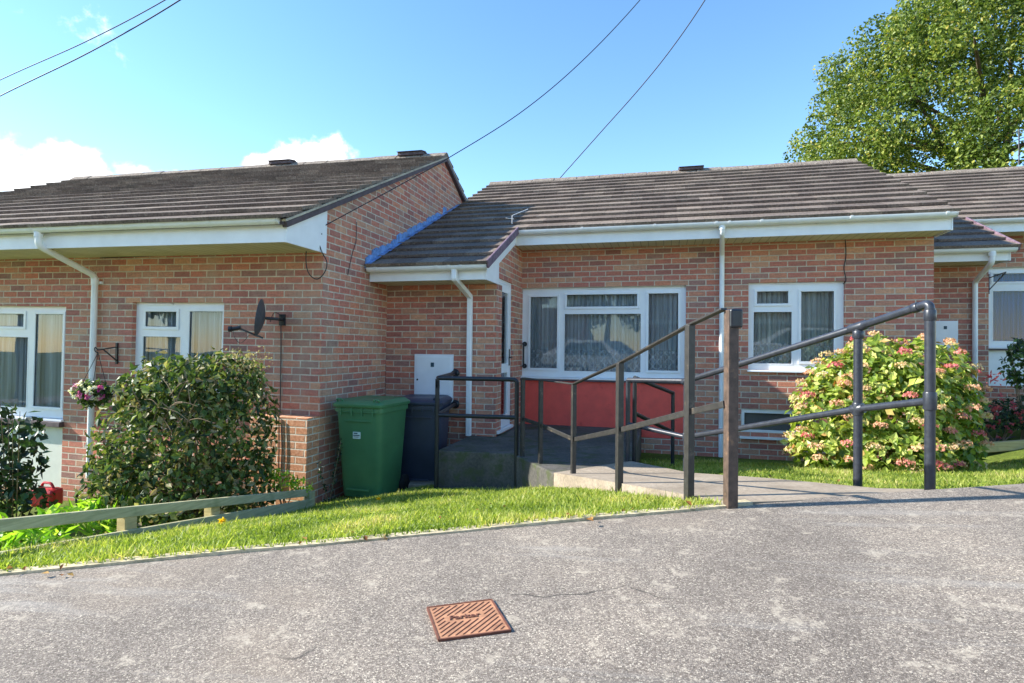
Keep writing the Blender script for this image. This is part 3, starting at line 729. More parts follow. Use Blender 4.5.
# ================================================================== MIDDLE BUNGALOW
def bungalow(root, dx, dy, dz, full=True, brick=M['brickM'], xw=None, xp=-2.0, name=''):
    """xp: porch side; returns numbers"""
    xg, x1 = -3.48+dx, 3.23+dx; ym, yp = 8.23+dy, 6.90+dy; yf = 7.79+dy; zfb = 1.43+dz; sl = .47; ye = 7.72+dy; ze = 1.63+dz; yr = 11.39+dy
    xp = xp+dx
    return dict(xg=xg, x1=x1, ym=ym, yp=yp, yf=yf, zfb=zfb, sl=sl, ye=ye, ze=ze, yr=yr, xp=xp, zpf=.855+dz, ypf=6.36+dy)
MBg = thing('bungalow', 'middle brick bungalow with a painted red panel under its big window', 'bungalow', (0, 8.23, -1.4))
def build_row_house(root, h, windows, panels, brick, door=True, holes_extra=()):
    xg, x1, ym, yp, yf, zfb, sl, ye, ze, yr, xp = [h[k] for k in ('xg','x1','ym','yp','yf','zfb','sl','ye','ze','yr','xp')]
    g, th, zr = roof(root, xg+.02, x1+.05, ye, ze, sl, yr, .31, porch=(xg+.02, xp+.06, 5))
    pe_y = ye-5*g*math.cos(th); pe_z = ze-5*g*math.sin(th)
    ypf = pe_y+.09; zpf = pe_z-.17
    m = MB(); wall_y(m, xp, x1, -2.2, zfb+.01, ym, .28, [w['rect'] for w in windows]+list(holes_extra)); m.build('wall', brick, root)
    m = MB(); wall_y(m, xg-.012, xp, -2.2, zpf+.01, yp, .25); m.build('porch_wall', brick, root)
    # far gable and rear
    m = MB(); m.prism([(ym+.28, -2.2), (2*yr-ym, -2.2), (2*yr-ym, ze+sl*(ym-ye)-.05), (yr, zr-.05), (ym+.28, ze+sl*(ym+.28-ye)-.05)], 'x', x1-.26, x1); m.box(xg+.3, x1-.27, 2*yr-ym-.3, 2*yr-ym-.02, -2.2, zfb); m.build('gable_wall', brick, root)
    m = MB(); m.box(xp-.06, x1, yf, yf+.018, zfb, ze+.015); m.box(xg+.01, xp, ypf, ypf+.018, zpf, pe_z+.015); m.build('fascia', M['fascia'], root)
    m = MB(); m.box(xp+.0, x1-.02, yf+.018, ym-.001, zfb+.004, zfb+.012); m.box(xg+.01, xp-.02, ypf+.018, yp-.001, zpf+.004, zpf+.012); m.build('soffit', M['soffit'], root)
    m = MB(); m.prism([(yf-.002, zfb-.004), (ym+.0, zfb-.004), (ym, ze+sl*(ym-ye)-.04), (yf-.002, ze+.02)], 'x', x1+.0035, x1+.02); m.build('gable_box_end', M['fascia'], root)
    # porch bargeboard
    zz = lambda y: ze+sl*(y-ye)
    m = MB(); m.prism([(ypf-.002, zpf-.004), (yp+.02, zpf-.004), (yp+.02, zz(yp+.02)-.20), (yf, zz(yf)-.20), (yf, zz(yf)-.035), (ypf-.002, pe_z+.02)], 'x', xp+.004, xp+.022); m.build('bargeboard', M['fascia'], root)
    m = MB(); gutter(m, xp+.03, x1+.02, yf, ze-.012); m.build('gutter', M['gutter'], root, smooth=True); m = MB(); gutter(m, xg+.03, xp+.04, ypf, pe_z-.012); m.build('porch_gutter', M['gutter'], root, smooth=True)
    V, R = [], []
    # verge mortar / dark board on the right gable and the porch side
    m = MB(); m.bar((x1+.025, ye+.02, ze-.018), (x1+.025, yr, zr-.018), .05, .02); m.bar((x1+.025, 2*yr-ye, ze-.018), (x1+.025, yr, zr-.018), .05, .02); m.bar((xp+.042, pe_y+.02, pe_z-.018), (xp+.042, ye, ze-.018), .035, .018); m.build('verge_mortar', M['mortar'], root)
    # purple-brown verge units stepping down the porch edge
    m = MB()
    for k in range(5):
        l0 = k*g-.03; l1 = l0+g+.01; c_, s_ = math.cos(th), math.sin(th)
        a_ = Vector((xp+.065, pe_y+l0*c_, pe_z+l0*s_)); b_ = Vector((xp+.065, pe_y+l1*c_, pe_z+l1*s_))
        nrm = Vector((0, -s_, c_)); m.obox((a_+b_)/2+nrm*(.0), (b_-a_)/2*.985, Vector((.014, 0, 0)), nrm*.048)
    m.build('verge_unit', M['verge'], root, bevel=.006)
    side = MB()
    if door:
        d0, d1, dz0, dz1 = yp+.06, yp+.06+.72, PT+h.get('dz', 0)+.02, PT+h.get('dz', 0)+1.98
        hole = (d0, d1, dz0-.5, dz1)
    # porch side wall (faces right)
    poly = [(yp+.25, -2.2), (ym, -2.2), (ym, zz(ym)-.1), (yp+.25, zz(yp+.25)-.1)]
    m = MB()
    def seg(y0, y1, z0, z1a, z1b): m.add([(xp-.25,y0,z0),(xp-.25,y1,z0),(xp-.25,y1,z1b),(xp-.25,y0,z1a),(xp,y0,z0),(xp,y1,z0),(xp,y1,z1b),(xp,y0,z1a)], [(0,3,2,1),(4,5,6,7),(0,1,5,4),(1,2,6,5),(2,3,7,6),(3,0,4,7)])
    seg(yp, d0, zpf, zz(yp)-.1, zz(d0)-.1); seg(d0, d1, dz1, zz(d0)-.1, zz(d1)-.1); seg(d1, ym+.05, -2.2, zz(d1)-.1, zz(ym)-.1); seg(d0, d1, -2.2, dz0, dz0)
    m.build('porch_side_wall', brick, root)
    # the door
    dm = MB(); xx0, xx1 = xp-.08, xp-.02
    dm.box(xx0, xx1, d0, d0+.05, dz0, dz1); dm.box(xx0, xx1, d1-.05, d1, dz0, dz1); dm.box(xx0, xx1, d0+.05, d1-.05, dz1-.05, dz1); dm.box(xx0, xx1+.05, d0, d1, dz0-.0, dz0+.04)
    dr = dm.build('door', M['upvc'], root, bevel=.004)
    lf = MB(); a0, a1 = d0+.055, d1-.055; q0, q1 = xp-.066, xp-.012
    lf.box(q0, q1, a0, a0+.11, dz0+.045, dz1-.055); lf.box(q0, q1, a1-.11, a1, dz0+.045, dz1-.055); lf.box(q0, q1, a0+.11, a1-.11, dz1-.16, dz1-.055); lf.box(q0, q1, a0+.11, a1-.11, dz0+.045, dz0+.2); lf.box(q0, q1, a0+.11, a1-.11, dz0+.75, dz0+.87)
    lf.build('door_leaf', M['upvc'], dr, bevel=.004)
    for (za, zb) in ((dz0+.2, dz0+.75), (dz0+.87, dz1-.16)):
        pm = MB(); pm.add([(q0+.03,a0+.11,za),(q0+.03,a1-.11,za),(q0+.03,a1-.11,zb),(q0+.03,a0+.11,zb)], [(0,1,2,3)]); pm.build('door_pane', M['glass'], dr)
    hm = MB(); hm.tube(bend([(q1+.002,a1-.05,dz0+.95),(q1+.045,a1-.05,dz0+.95),(q1+.045,a1-.17,dz0+.95)], 3, .02), .009, 8); hm.box(q1, q1+.008, a1-.07, a1-.035, dz0+.84, dz0+1.06); hm.build('door_handle', M['steel'], dr)
    rm = MB(); rm.add([(xp-1.2,d0,dz0),(xp-1.2,d1,dz0),(xp-1.2,d1,dz1),(xp-1.2,d0,dz1),(q0-.01,d0,dz0),(q0-.01,d1,dz0),(q0-.01,d1,dz1),(q0-.01,d0,dz1)], [(0,1,2,3),(4,0,3,7),(5,1,2,6),(4,5,1,0),(7,6,2,3)]); rm.build('hallway', M['darkroom'], dr)
    for w in windows:
        window(root, *w['rect'], ym, w['lights'], w['mull'], w.get('curt', M['net']), w.get('lace', False), seed=w.get('seed', 3), vent=w.get('vent'), rev=w.get('rev', .05))
    return dict(g=g, th=th, zr=zr, pe_y=pe_y, pe_z=pe_z, ypf=ypf, zpf=zpf)
t_ = NT('verge_clay'); n1 = t_.noise(20, 4); t_.bsdf(t_.ramp(n1, [(.3, hexc('#5c4856')), (.7, hexc('#87707c'))]), .8, n1, .3, .004); M['verge'] = t_.m
H = bungalow(MBg, 0, 0, 0); H['dz'] = 0
ym = H['ym']
a = P(521.5, 289.2, Y=ym+.05); b = P(685.5, 379, Y=ym+.05); zt = (a.z+P(685.5,285.2,Y=ym+.05).z)/2; zb = (b.z+P(521.5,377,Y=ym+.05).z)/2
wa = (a.x, b.x, zb, zt)
def lt(u0, u1, v0, v1, L): return [(*fr(u0,u1,x0,x1), *fr(v0,v1,y0,y1), o) for x0, x1, y0, y1, o in L]
# the far side of the frame is further off, so fractions come from the frame plane itself
def lights_px(rect, Y, L):
    out = []
    for x0, x1, y0, y1, o in L:
        A = P(x0, (y0+y1)/2, Y=Y); B = P(x1, (y0+y1)/2, Y=Y); C = P((x0+x1)/2, y0, Y=Y); D = P((x0+x1)/2, y1, Y=Y)
        w = rect[1]-rect[0]; h_ = rect[3]-rect[2]
        out.append(((A.x-rect[0])/w, (B.x-rect[0])/w, (rect[3]-C.z)/h_, (rect[3]-D.z)/h_, o))
    return out
la = lights_px(wa, ym+.05, [(530.5,557,297,368,1),(567,637,294.5,306.5,1),(564.5,640.5,314,371.5,0),(648.5,678,293.5,370.5,1)])
def muls(la, i_l, i_c, i_r, i_t, i_b):
    m1 = ((la[i_l][1]+la[i_c][0])/2, (la[i_c][1]+la[i_r][0])/2) if i_r is not None else None
    return m1
hw_ = .022/(wa[1]-wa[0])
mu = [(la[0][1]+.020, la[2][0]-.008, 0, 1), (la[2][1]+.008, la[3][0]-.020, 0, 1), (la[2][0]-.01, la[2][1]+.01, la[1][3]+.03, la[2][2]-.012)]
a = P(748, 283.4, Y=ym+.05); b = P(843.5, 371, Y=ym+.05); zt = (a.z+P(843.5,281.2,Y=ym+.05).z)/2; zb = (b.z+P(748,370,Y=ym+.05).z)/2
wb = (a.x, b.x, zb, zt)
lb = lights_px(wb, ym+.05, [(757,788,291.5,303.5,1),(753.5,791.5,312,363.5,0),(801,833.5,291.5,361.5,1)])
mb_ = [(lb[1][1]+.005, lb[2][0]-.03, 0, 1), (0, lb[1][1]+.02, lb[0][3]+.035, lb[1][2]-.01)]
a = P(741, 409, Y=ym+.03); b = P(803, 434, Y=ym+.03); wc = (a.x, b.x, b.z, a.z)
zpan = -1.21
info = build_row_house(MBg, H, [dict(rect=wa, lights=la, mull=mu, lace=True, seed=5, vent=(.42,.58,.015)), dict(rect=wb, lights=lb, mull=mb_, lace=True, seed=8, curt=M['netgreen'], vent=(.3,.68,.015))], None, M['brickM'], holes_extra=[(wa[0], wa[1], zpan, wa[2]), wc])
m = MB(); m.box(wa[0]+.001, wa[1]-.001, ym-.006, ym+.06, zpan, wa[2]-.055); m.build('red_panel', M['red'], MBg, bevel=.003)
m = MB(); m.box(wa[0]-.03, wa[1]+.03, ym-.05, ym-.008, wa[2]-.052, wa[2]-.030); m.build('dark_sill', M['slate'], MBg)
# low vent window by the ground
vm = MB(); X0, X1_, Z0, Z1 = wc
vm.box(X0, X1_, ym+.01, ym+.06, Z1-.045, Z1); vm.box(X0, X1_, ym+.01, ym+.06, Z0, Z0+.03); vm.box(X0, X0+.04, ym+.01, ym+.06, Z0+.03, Z1-.045); vm.box(X1_-.04, X1_, ym+.01, ym+.06, Z0+.03, Z1-.045)
vw = vm.build('floor_vent', M['gutter'], MBg, bevel=.003)
vm = MB(); vm.box(X0+.04, X1_-.04, ym+.045, ym+.052, Z0+.03, Z1-.045); vm.build('dark_mesh', M['darkroom'], vw)
vm = MB(); vm.box(X0-.02, X1_+.02, ym-.05, ym-.002, Z0-.085, Z0-.055); vm.build('vent_ledge', M['gutter'], vw)
ridge_vent(MBg, 691, 11.39, info['zr'])
# gutter brackets
m = MB()
for u, Y in ((716,7.75),(729,7.75),(761,7.75),(850,7.75),(945,7.75),(655,7.75),(583,7.75)):
    gutter_clip(m, P(u, 218, Y=Y).x, H['yf'], H['ze']-.012)
for u in (380, 440, 452, 464): gutter_clip(m, P(u, 262, Y=6.4).x, info['ypf'], info['pe_z']-.012)
m.build('gutter_bracket', M['gutter'], MBg)
# middle downpipe
m = MB(); k = P(722, 260, Y=8.185); e = P(722.5, 457, Y=8.185); o_ = P(722, 222, Y=7.73)
m.tube(bend([(o_.x, 7.728, H['ze']-.06), (o_.x, 7.728, H['ze']-.15), (k.x, 8.185, H['ze']-.34), (k.x, 8.185, e.z)], 5, .05), .032, 14); m.tube([(o_.x, 7.728, H['ze']-.05), (o_.x, 7.728, H['ze']-.11)], .04, 14)
m.build('downpipe', M['gutter'], MBg, smooth=True)
# porch downpipe, square section
m = MB(); o_ = P(456, 262, Y=6.38); k = P(470, 297, Y=6.86); e = P(469.5, 443, Y=6.86); pts = [Vector((o_.x, info['ypf']-.062, info['pe_z']-.06)), Vector((o_.x, info['ypf']-.062, info['pe_z']-.16)), Vector((k.x, 6.86, k.z)), Vector((k.x, 6.86, PT+.01))]
for a_, b_ in zip(pts, pts[1:]):
    d_ = (b_-a_).normalized(); m.bar(a_-d_*.012, b_+d_*.012, .062, .062, up=(0,1,0) if abs(d_.z) > .7 else (0,0,1))
m.build('downpipe', M['gutter'], MBg, bevel=.008)
# meter box on the porch front
a = P(415.5, 354, Y=6.9); b = P(453.5, 406, Y=6.9)
m = MB(); m.box(a.x, b.x, 6.868, 6.899, b.z, a.z); mo = m.build('meter_box', M['fascia'], MBg, bevel=.004)
m = MB(); m.box(a.x+.035, b.x-.035, 6.856, 6.867, b.z+.03, a.z-.035); m.build('meter_door', M['fascia'], mo, bevel=.004)
m = MB(); cx = (a.x+b.x)/2-.01; m.box(cx-.022, cx+.022, 6.852, 6.8555, a.z-.16, a.z-.105); m.build('warning_label', M['ink'], mo)
m = MB(); m.lathe((a.x+.05, 6.855, (a.z+b.z)/2), [(0.0, .0), (.012, 0), (.012, .006), (0, .006)], 10, axis=(0,-1,0)); m.build('lock', M['steel'], mo)
# stepped blue flashing where the porch roof meets the left gable
m = MB(); th = info['th']; c_, s_ = math.cos(th), math.sin(th); y = info['pe_y']-.03; zz = lambda y: H['ze']+H['sl']*(y-H['ye'])
k_ = 0
while y < 9.25:
    w = .19; hh = .12+random.uniform(-.03, .03); z0 = zz(y)+.0; j = random.uniform(-.01, .012)
    m.prism([(y+j, z0-.01), (y+w, z0+w*H['sl']-.01), (y+w*.96, z0+w*H['sl']+hh*.8), (y+w*.6, z0+hh+w*.35), (y+.015+j, z0+hh*1.1)], 'x', -3.478, -3.468+.002*(k_ % 2)+.003)
    m.add([(-3.47, y, z0+.045), (-3.47, y+w, z0+w*H['sl']+.045), (-3.40, y+w, z0+w*H['sl']+.043+random.uniform(0,.008)), (-3.385+random.uniform(-.01,.01), y, z0+.046)], [(0,1,2,3)])
    y += .165; k_ += 1
m.build('lead_flashing', M['lead_blue'], MBg, label='stepped flashing painted blue')
# grab handle
g0, g1 = P(520.5, 344, Y=8.17), P(520.5, 366, Y=8.17)
m = MB(); m.tube(bend([(-1.95, 8.228, g0.z), (-1.95, 8.15, g0.z), (-1.95, 8.15, g1.z), (-1.95, 8.228, g1.z)], 4, .03), .014, 10); m.lathe((-1.95, 8.229, g0.z), [(.0,0),(.035,0),(.035,.012),(0,.012)], 14, axis=(0,-1,0)); m.lathe((-1.95, 8.229, g1.z), [(.0,0),(.035,0),(.035,.012),(0,.012)], 14, axis=(0,-1,0)); m.build('grab_handle', M['black'], MBg, smooth=True)
# cable down the wall
m = MB(); m.tube(smooth_path([P(u, v, Y=8.222) for u, v in [(845,236),(846,255),(844,268),(846,280),(843,284)]]), .005, 6); m.tube(smooth_path([P(u, v, Y=8.222) for u, v in [(521,215),(521,260),(521.5,300),(520.5,372),(521,430)]]), .006, 6); m.build('cable', M['cable'], MBg)

# ================================================================== RIGHT BUNGALOW
RB = thing('bungalow', 'brick bungalow at the right edge with blue curtains and a pale panel below the window', 'bungalow', (6.71, 11.04, -1.0))
R_ = bungalow(RB, 6.71, 2.81, .455, xp=-2.22); R_['dz'] = .455
ym2 = R_['ym']; xw0 = P(987, 300, Y=ym2).x
a = P(986, 269, Y=ym2+.05); b = P(1110, 347, Y=ym2+.05); zb = P(1000, 347, Y=ym2+.05).z; zt = P(1000, 268, Y=ym2+.05).z
wr = (a.x, b.x, zb, zt)
lr = lights_px(wr, ym2+.05, [(993,1040,273.5,281.5,1),(993,1044,291,341,0),(1055,1100,273,341,1)])
zp0 = P(1000, 386, Y=ym2).z
info2 = build_row_house(RB, R_, [dict(rect=wr, lights=lr, mull=[(lr[1][1]+.01, lr[2][0]-.02, 0, 1), (0, lr[1][1]+.01, lr[0][3]+.03, lr[1][2]-.012)], curt=M['blue'], seed=12)], None, M['brickR'], holes_extra=[(wr[0], wr[1], zp0, zb)])
m = MB(); m.box(wr[0]+.001, wr[1]-.001, ym2+.01, ym2+.06, zp0, zb-.055); m.build('infill_panel', M['fascia'], RB)
m = MB(); m.box(wr[0]-.02, wr[1]+.02, ym2-.05, ym2-.004, zb-.055, zb-.03); m.build('dark_sill', M['slate'], RB)
m = MB(); yo = info2['ypf']-.062; o_ = P(992, 247, Y=yo); k = P(975, 282, Y=R_['yp']-.04); e = P(974, 375, Y=R_['yp']-.04)
m.tube(bend([(o_.x, yo, info2['pe_z']-.06), (o_.x, yo, info2['pe_z']-.2), (k.x, R_['yp']-.04, k.z), (k.x, R_['yp']-.04, e.z-.4)], 5, .05), .034, 12); m.tube([(o_.x, yo, info2['pe_z']-.05), (o_.x, yo, info2['pe_z']-.12)], .045, 12); m.build('downpipe', M['gutter'], RB, smooth=True)
a = P(931, 321, Y=R_['yp']); b = P(957, 352, Y=R_['yp'])
m = MB(); m.box(a.x, b.x, R_['yp']-.032, R_['yp']-.001, b.z, a.z); mo = m.build('meter_box', M['fascia'], RB, bevel=.004)
m = MB(); m.box(a.x+.03, b.x-.03, R_['yp']-.042, R_['yp']-.033, b.z+.03, a.z-.03); m.build('meter_door', M['fascia'], mo)
m = MB(); cx = (a.x+b.x)/2; m.box(cx-.02, cx+.02, R_['yp']-.046, R_['yp']-.0425, a.z-.12, a.z-.075); m.build('warning_label', M['ink'], mo)
# small wall bracket over the right window
m = MB(); q = P(989, 290, Y=ym2-.01); w_ = P(1006, 272, Y=ym2-.30); m.tube([q, w_], .008, 6); m.tube([P(989,278,Y=ym2-.01), w_], .008, 6); m.tube([P(989,274,Y=ym2-.01), P(989,294,Y=ym2-.01)], .009, 6)
bo = m.build('wall_bracket', M['black'], None); tag(bo, 'black iron hanging bracket on the right bungalow beside the blue-curtained window', 'bracket')

# ------------------------------------------------------------------ railings
def sqpost(m, x, y, z0, z1, w=.046, rot=None):
    a = Vector((.56, -.83, 0)).normalized()*(w/2); b = Vector((.83, .56, 0)).normalized()*(w/2)
    m.obox((x, y, (z0+z1)/2), a, b, (0, 0, (z1-z0)/2))
RL = thing('handrail', 'dark square-section steel handrail climbing beside the concrete path from the red panel to the road', 'railing', (-.3, 4.2, -1.1))
posts = [(523,378,-1.42,5.72),(541,380,-1.19,5.42),(574,384,-.84,4.95),(620,363,-.29,4.10),(690,325,.15,3.46)]
tops = []
for u, v, x, y in posts:
    zc_top = P(u, v, Y=y); x = zc_top.x if u != 523 else P(523, v, Y=y).x
    m = MB(); sqpost(m, x, y, gz(x, y)-.15, zc_top.z, .043 if u > 600 else .038); m.build('post', M['steel'], RL, bevel=.003); tops.append(Vector((x, y, zc_top.z)))
pe = P(724, 309, Y=3.2); tops.append(Vector((pe.x, 3.2, pe.z)))
m = MB()
for a_, b_ in zip(tops, tops[1:]): m.bar(a_, b_, .040, .013)
m.build('top_rail', M['steel'], RL, bevel=.003)
lows = [P(u, v, Y=y) for u, v, y in [(523,419,5.72),(541,425,5.42),(574,439.5,4.95),(620,430,4.10),(690,412,3.46),(724,404,3.2)]]
m = MB()
for a_, b_ in zip(lows, lows[1:]): m.bar(a_, b_, .013, .036)
m.build('lower_rail', M['steel'], RL, bevel=.003)
m = MB(); px, py = P(731, 400, Y=3.2).x, 3.2
a2 = Vector((.93, .37, 0)).normalized(); b2 = Vector((-.37, .93, 0)).normalized(); zt = P(731, 310, Y=3.2).z
m.obox((px, py, (ZR(px,py)-.2+zt)/2), a2*.028, b2*.028, (0,0,(zt-ZR(px,py)+.2)/2)); m.build('end_post', M['rustpost'], RL, bevel=.004, label='thicker rust-stained end post with boxed cap')
m = MB(); m.obox((px+.012, py, zt-.045), a2*.035, b2*.035, (0,0,.050)); m.build('post_cap', M['black'], RL, bevel=.012)

def pipe_rail(root, name, paths, r, mat):
    m = MB()
    for p in paths: m.tube(p, r, 14)
    return m.build(name, mat, root, smooth=True)
RP = thing('handrail', 'round black pipe handrail rising to its tall bent end in front of the hydrangea', 'railing', (1.0, 4.6, -1.0))
r_ = .027
A = dict(u=930, Y=3.72); yA, yB, yC, yD = 3.75, 4.19, 5.3, 5.78
pA = P(929, 303, Y=yA); pA0 = P(931, 487, Y=yA); pB = P(853, 327, Y=yB); pB0 = P(861, 481, Y=yB); pC = P(686, 381, Y=yC); pD = P(628, 380, Y=yD)
xA = (pA.x+pA0.x)/2; xB = (P(855,327,Y=yB).x+pB0.x)/2
tA = Vector((xA, yA, pA.z)); tB = Vector((xB, yB, pB.z)); tC = Vector((P(686,400,Y=yC).x, yC, pC.z)); tD = Vector((P(628,400,Y=yD).x, yD, pD.z))
for t0, nm in ((tA,'post'),(tB,'post'),(tC,'post'),(tD,'post')):
    rr = r_ if t0 in (tA, tB) else .022
    top = t0.z-(.03 if t0 is tA else 0)
    pipe_rail(RP, 'post', [[(t0.x, t0.y, gz(t0.x, t0.y)-.12), (t0.x, t0.y, top)]], rr, M['pipe'])
top_path = bend([tA+Vector((0,0,-.08)), tA, tB, tC], 6, .05)
pipe_rail(RP, 'top_rail', [top_path, [tC, tD]], .024, M['pipe'])
lA = Vector((xA, yA, P(931,401,Y=yA).z)); lB = Vector((xB, yB, P(859,409,Y=yB).z)); lC = Vector((tC.x, yC, P(686,437,Y=yC).z)); lD = Vector((tD.x, yD, P(628,424,Y=yD).z))
pipe_rail(RP, 'lower_rail', [[lA, lB, lC], [lC, lD]], .022, M['pipe'])
# fittings (sleeves at the joints)
m = MB()
def sleeve(p, d, L=.05, r=.034):
    d = Vector(d).normalized(); m.tube([p-d*L, p-d*L*.85, p+d*L*.85, p+d*L], [r*.93, r, r, r*.93], 14)
sleeve(lA, (0,0,1)); sleeve(lB, (0,0,1), .04); sleeve(lB, tB-tC, .04); sleeve(tB, tA-tC, .06, .031); sleeve(tB+Vector((0,0,-.05)), (0,0,1), .025); sleeve(tC, tB-tC, .04, .03); sleeve(lC, (0,0,1), .035, .029); sleeve(tA+Vector((0,0,-.07)), (0,0,1), .03, .031)
sleeve(tA+(tB-tA).normalized()*.09, tB-tA, .02, .029)
m.build('fitting', M['pipe'], RP, smooth=True)
# return section towards the house wall
RC = thing('handrail', 'short black pipe railing return in front of the red panel, behind the rising rail', 'railing', (0, 6.3, -1.2))
tE = P(673, 393, Y=6.85); tD2 = Vector((tD.x+.06, tD.y+.08, tD.z+.02))
for t0 in (tD2, tE): pipe_rail(RC, 'post', [[(t0.x, t0.y, gz(t0.x, t0.y)-.2), (t0.x, t0.y, t0.z)]], .021, M['black'])
pipe_rail(RC, 'top_rail', [[tD2, tE]], .021, M['black']); lE = P(673, 432, Y=6.85); lE.x = tE.x
pipe_rail(RC, 'lower_rail', [[Vector((tD2.x, tD2.y, lD.z+.10)), lE]], .021, M['black'])
# left pipe guard from the porch wall
RG = thing('handrail', 'low black pipe guard rail joined to the porch wall beside the meter box', 'railing', (-2.0, 5.75, -1.45))
c1 = P(437.5, 378, Y=5.70); c2 = P(517, 379, Y=5.76); f1 = P(455, 374, Y=6.885); l1 = P(437.5, 415, Y=5.70); l2 = P(517, 418.5, Y=5.76); f2 = P(455, 413, Y=6.885)
c2.z = c1.z; l2.z = l1.z
for c_ in (c1, c2): pipe_rail(RG, 'post', [[(c_.x, c_.y, gz(c_.x, c_.y)-.15), (c_.x, c_.y, c_.z-.03)]], .023, M['black'])
pipe_rail(RG, 'top_rail', [bend([Vector((f1.x, 6.885, c1.z)), c1, c2, c2+Vector((0,0,-.1))], 5, .05), [c1+Vector((0,0,-.10)), c1+Vector((0,0,-.01))]], .023, M['black'])
pipe_rail(RG, 'lower_rail', [[Vector((f2.x, 6.885, l1.z)), l1, l2]], .022, M['black'])
m = MB()
for f_, z in ((f1, c1.z), (f2, l1.z)): m.lathe((f_.x, 6.898, z), [(0,0),(.055,0),(.055,.012),(.035,.03),(.035,.06),(0,.06)], 16, axis=(0,-1,0))
m.build('wall_flange', M['black'], RG, smooth=True)

# ------------------------------------------------------------------ wheelie bins
def wheelie(label, x, y, z, rot, body, lidm, sticker, hgt=1.07):
    root = thing('wheelie_bin', label, 'wheelie bin', (x, y, z), 'wheelie bins by the gable wall'); Mx = Matrix.Translation((x, y, z)) @ Matrix.Rotation(rot, 4, 'Z')
    def T(m):
        m.v = [tuple(Mx @ Vector(p)) for p in m.v]; return m
    # local frame: front is -y
    def ring(hw, yf, yb, z, r, n=5):
        pts = []
        for cx, cy, a0 in ((hw-r, yb-r, 0), (-hw+r, yb-r, PI/2), (-hw+r, yf+r, PI), (hw-r, yf+r, 1.5*PI)):
            for k in range(n+1): a = a0+PI/2*k/n; pts.append((cx+r*math.cos(a), cy+r*math.sin(a), z))
        return pts
    m = MB(); prof = [(.225,-.235,.20,.03,.05),(.235,-.25,.215,.08,.06),(.262,-.305,.26,.72,.06),(.27,-.325,.275,.93,.06),(.285,-.34,.29,.935,.06),(.285,-.34,.29,.985,.06)]
    rings = [ring(a, b, c, d, r) for a, b, c, d, r in prof]; n = len(rings[0])
    m.add([p for rg in rings for p in rg], [(i*n+k, i*n+(k+1) % n, (i+1)*n+(k+1) % n, (i+1)*n+k) for i in range(len(rings)-1) for k in range(n)]+[tuple(range(n))[::-1], tuple(range((len(rings)-1)*n, len(rings)*n))])
    T(m).build('body', body, root, smooth=True)
    m = MB(); lp = [(.295,-.36,.31,.988,.06),(.30,-.37,.315,1.0,.065),(.30,-.37,.315,1.02,.065),(.285,-.345,.30,1.035,.06),(.25,-.28,.27,1.062,.06),(.235,-.26,.255,1.056,.06)]
    rings = [ring(a, b, c, d, r) for a, b, c, d, r in lp]
    m.add([p for rg in rings for p in rg], [(i*n+k, i*n+(k+1) % n, (i+1)*n+(k+1) % n, (i+1)*n+k) for i in range(len(rings)-1) for k in range(n)]+[tuple(range(n))[::-1], tuple(range((len(rings)-1)*n, len(rings)*n))])
    T(m).build('lid', lidm, root, smooth=True)
    m = MB()
    for sx in (-.22, .22): m.tube(bend([(sx-.03,-.30,1.03),(sx-.03,-.33,1.07),(sx+.03,-.33,1.07),(sx+.03,-.30,1.03)], 3, .015), .009, 8)
    T(m).build('lid_handle', lidm, root)
    m = MB(); m.tube([(-.24,.33,1.0),(.24,.33,1.0)], .016, 10)
    for sx in (-.2,.0,.2): m.box(sx-.012, sx+.012, .27, .335, .96, 1.01)
    T(m).build('rear_handle', body, root)
    for sx in (-1, 1):
        m = MB(); m.lathe((sx*.255, .235, .10), [(0,-.022),(.085,-.022),(.10,-.012),(.10,.012),(.085,.022),(0,.022)], 20, axis=(1,0,0)); w_ = T(m).build('wheel', M['rubber'], root, smooth=True)
    m = MB(); m.tube([(-.25,.235,.10),(.25,.235,.10)], .012, 8); T(m).build('axle', M['steel'], root)
    m = MB()
    for sx in (-.19, -.06, .06, .19): m.box(sx-.008, sx+.008, -.352, -.338, .90, .985)
    m.box(-.27, .27, -.347, -.339, .955, .968); T(m).build('rim_rib', body, root)
    m = MB(); m.box(-.13, .13, -.318, -.300, .12, .135); m.box(-.16, .16, -.333, -.316, .84, .85); T(m).build('moulded_line', body, root)
    if sticker:
        m = MB(); m.box(-.055,.03,-.321,-.309,.66,.73); s = T(m).build('sticker', M['label'], root)
        m = MB(); m.box(-.05,.025,-.3225,-.3215,.69,.70); m.box(-.045,.015,-.3225,-.3215,.675,.681); m.box(-.045,.0,-.3225,-.3215,.71,.722); T(m).build('sticker_print', M['ink'], s)
    return root
bx = P(368, 500, Y=5.65)
wheelie('green wheelie bin with pale sticker standing against the gable wall', -3.06, 5.78, gz(-3.05,5.7)-.0, math.radians(-3), M['green'], M['green'], True)
wheelie('dark blue-grey wheelie bin standing behind the green bin', -2.78, 6.50, gz(-2.8,6.45)-.02+.0, math.radians(10), M['navy'], M['navy'], False)
sl_ = P(424, 486, Y=6.3); m = MB(); m.obox((sl_.x, 6.25, gz(sl_.x,6.25)+.035), (.17,.03,0), (-.03,.17,0), (0,0,.03)); o = m.build('paving_slab', M['conc'], None, bevel=.01); tag(o, 'loose pale concrete slab lying between the dark bin and the platform', 'slab')

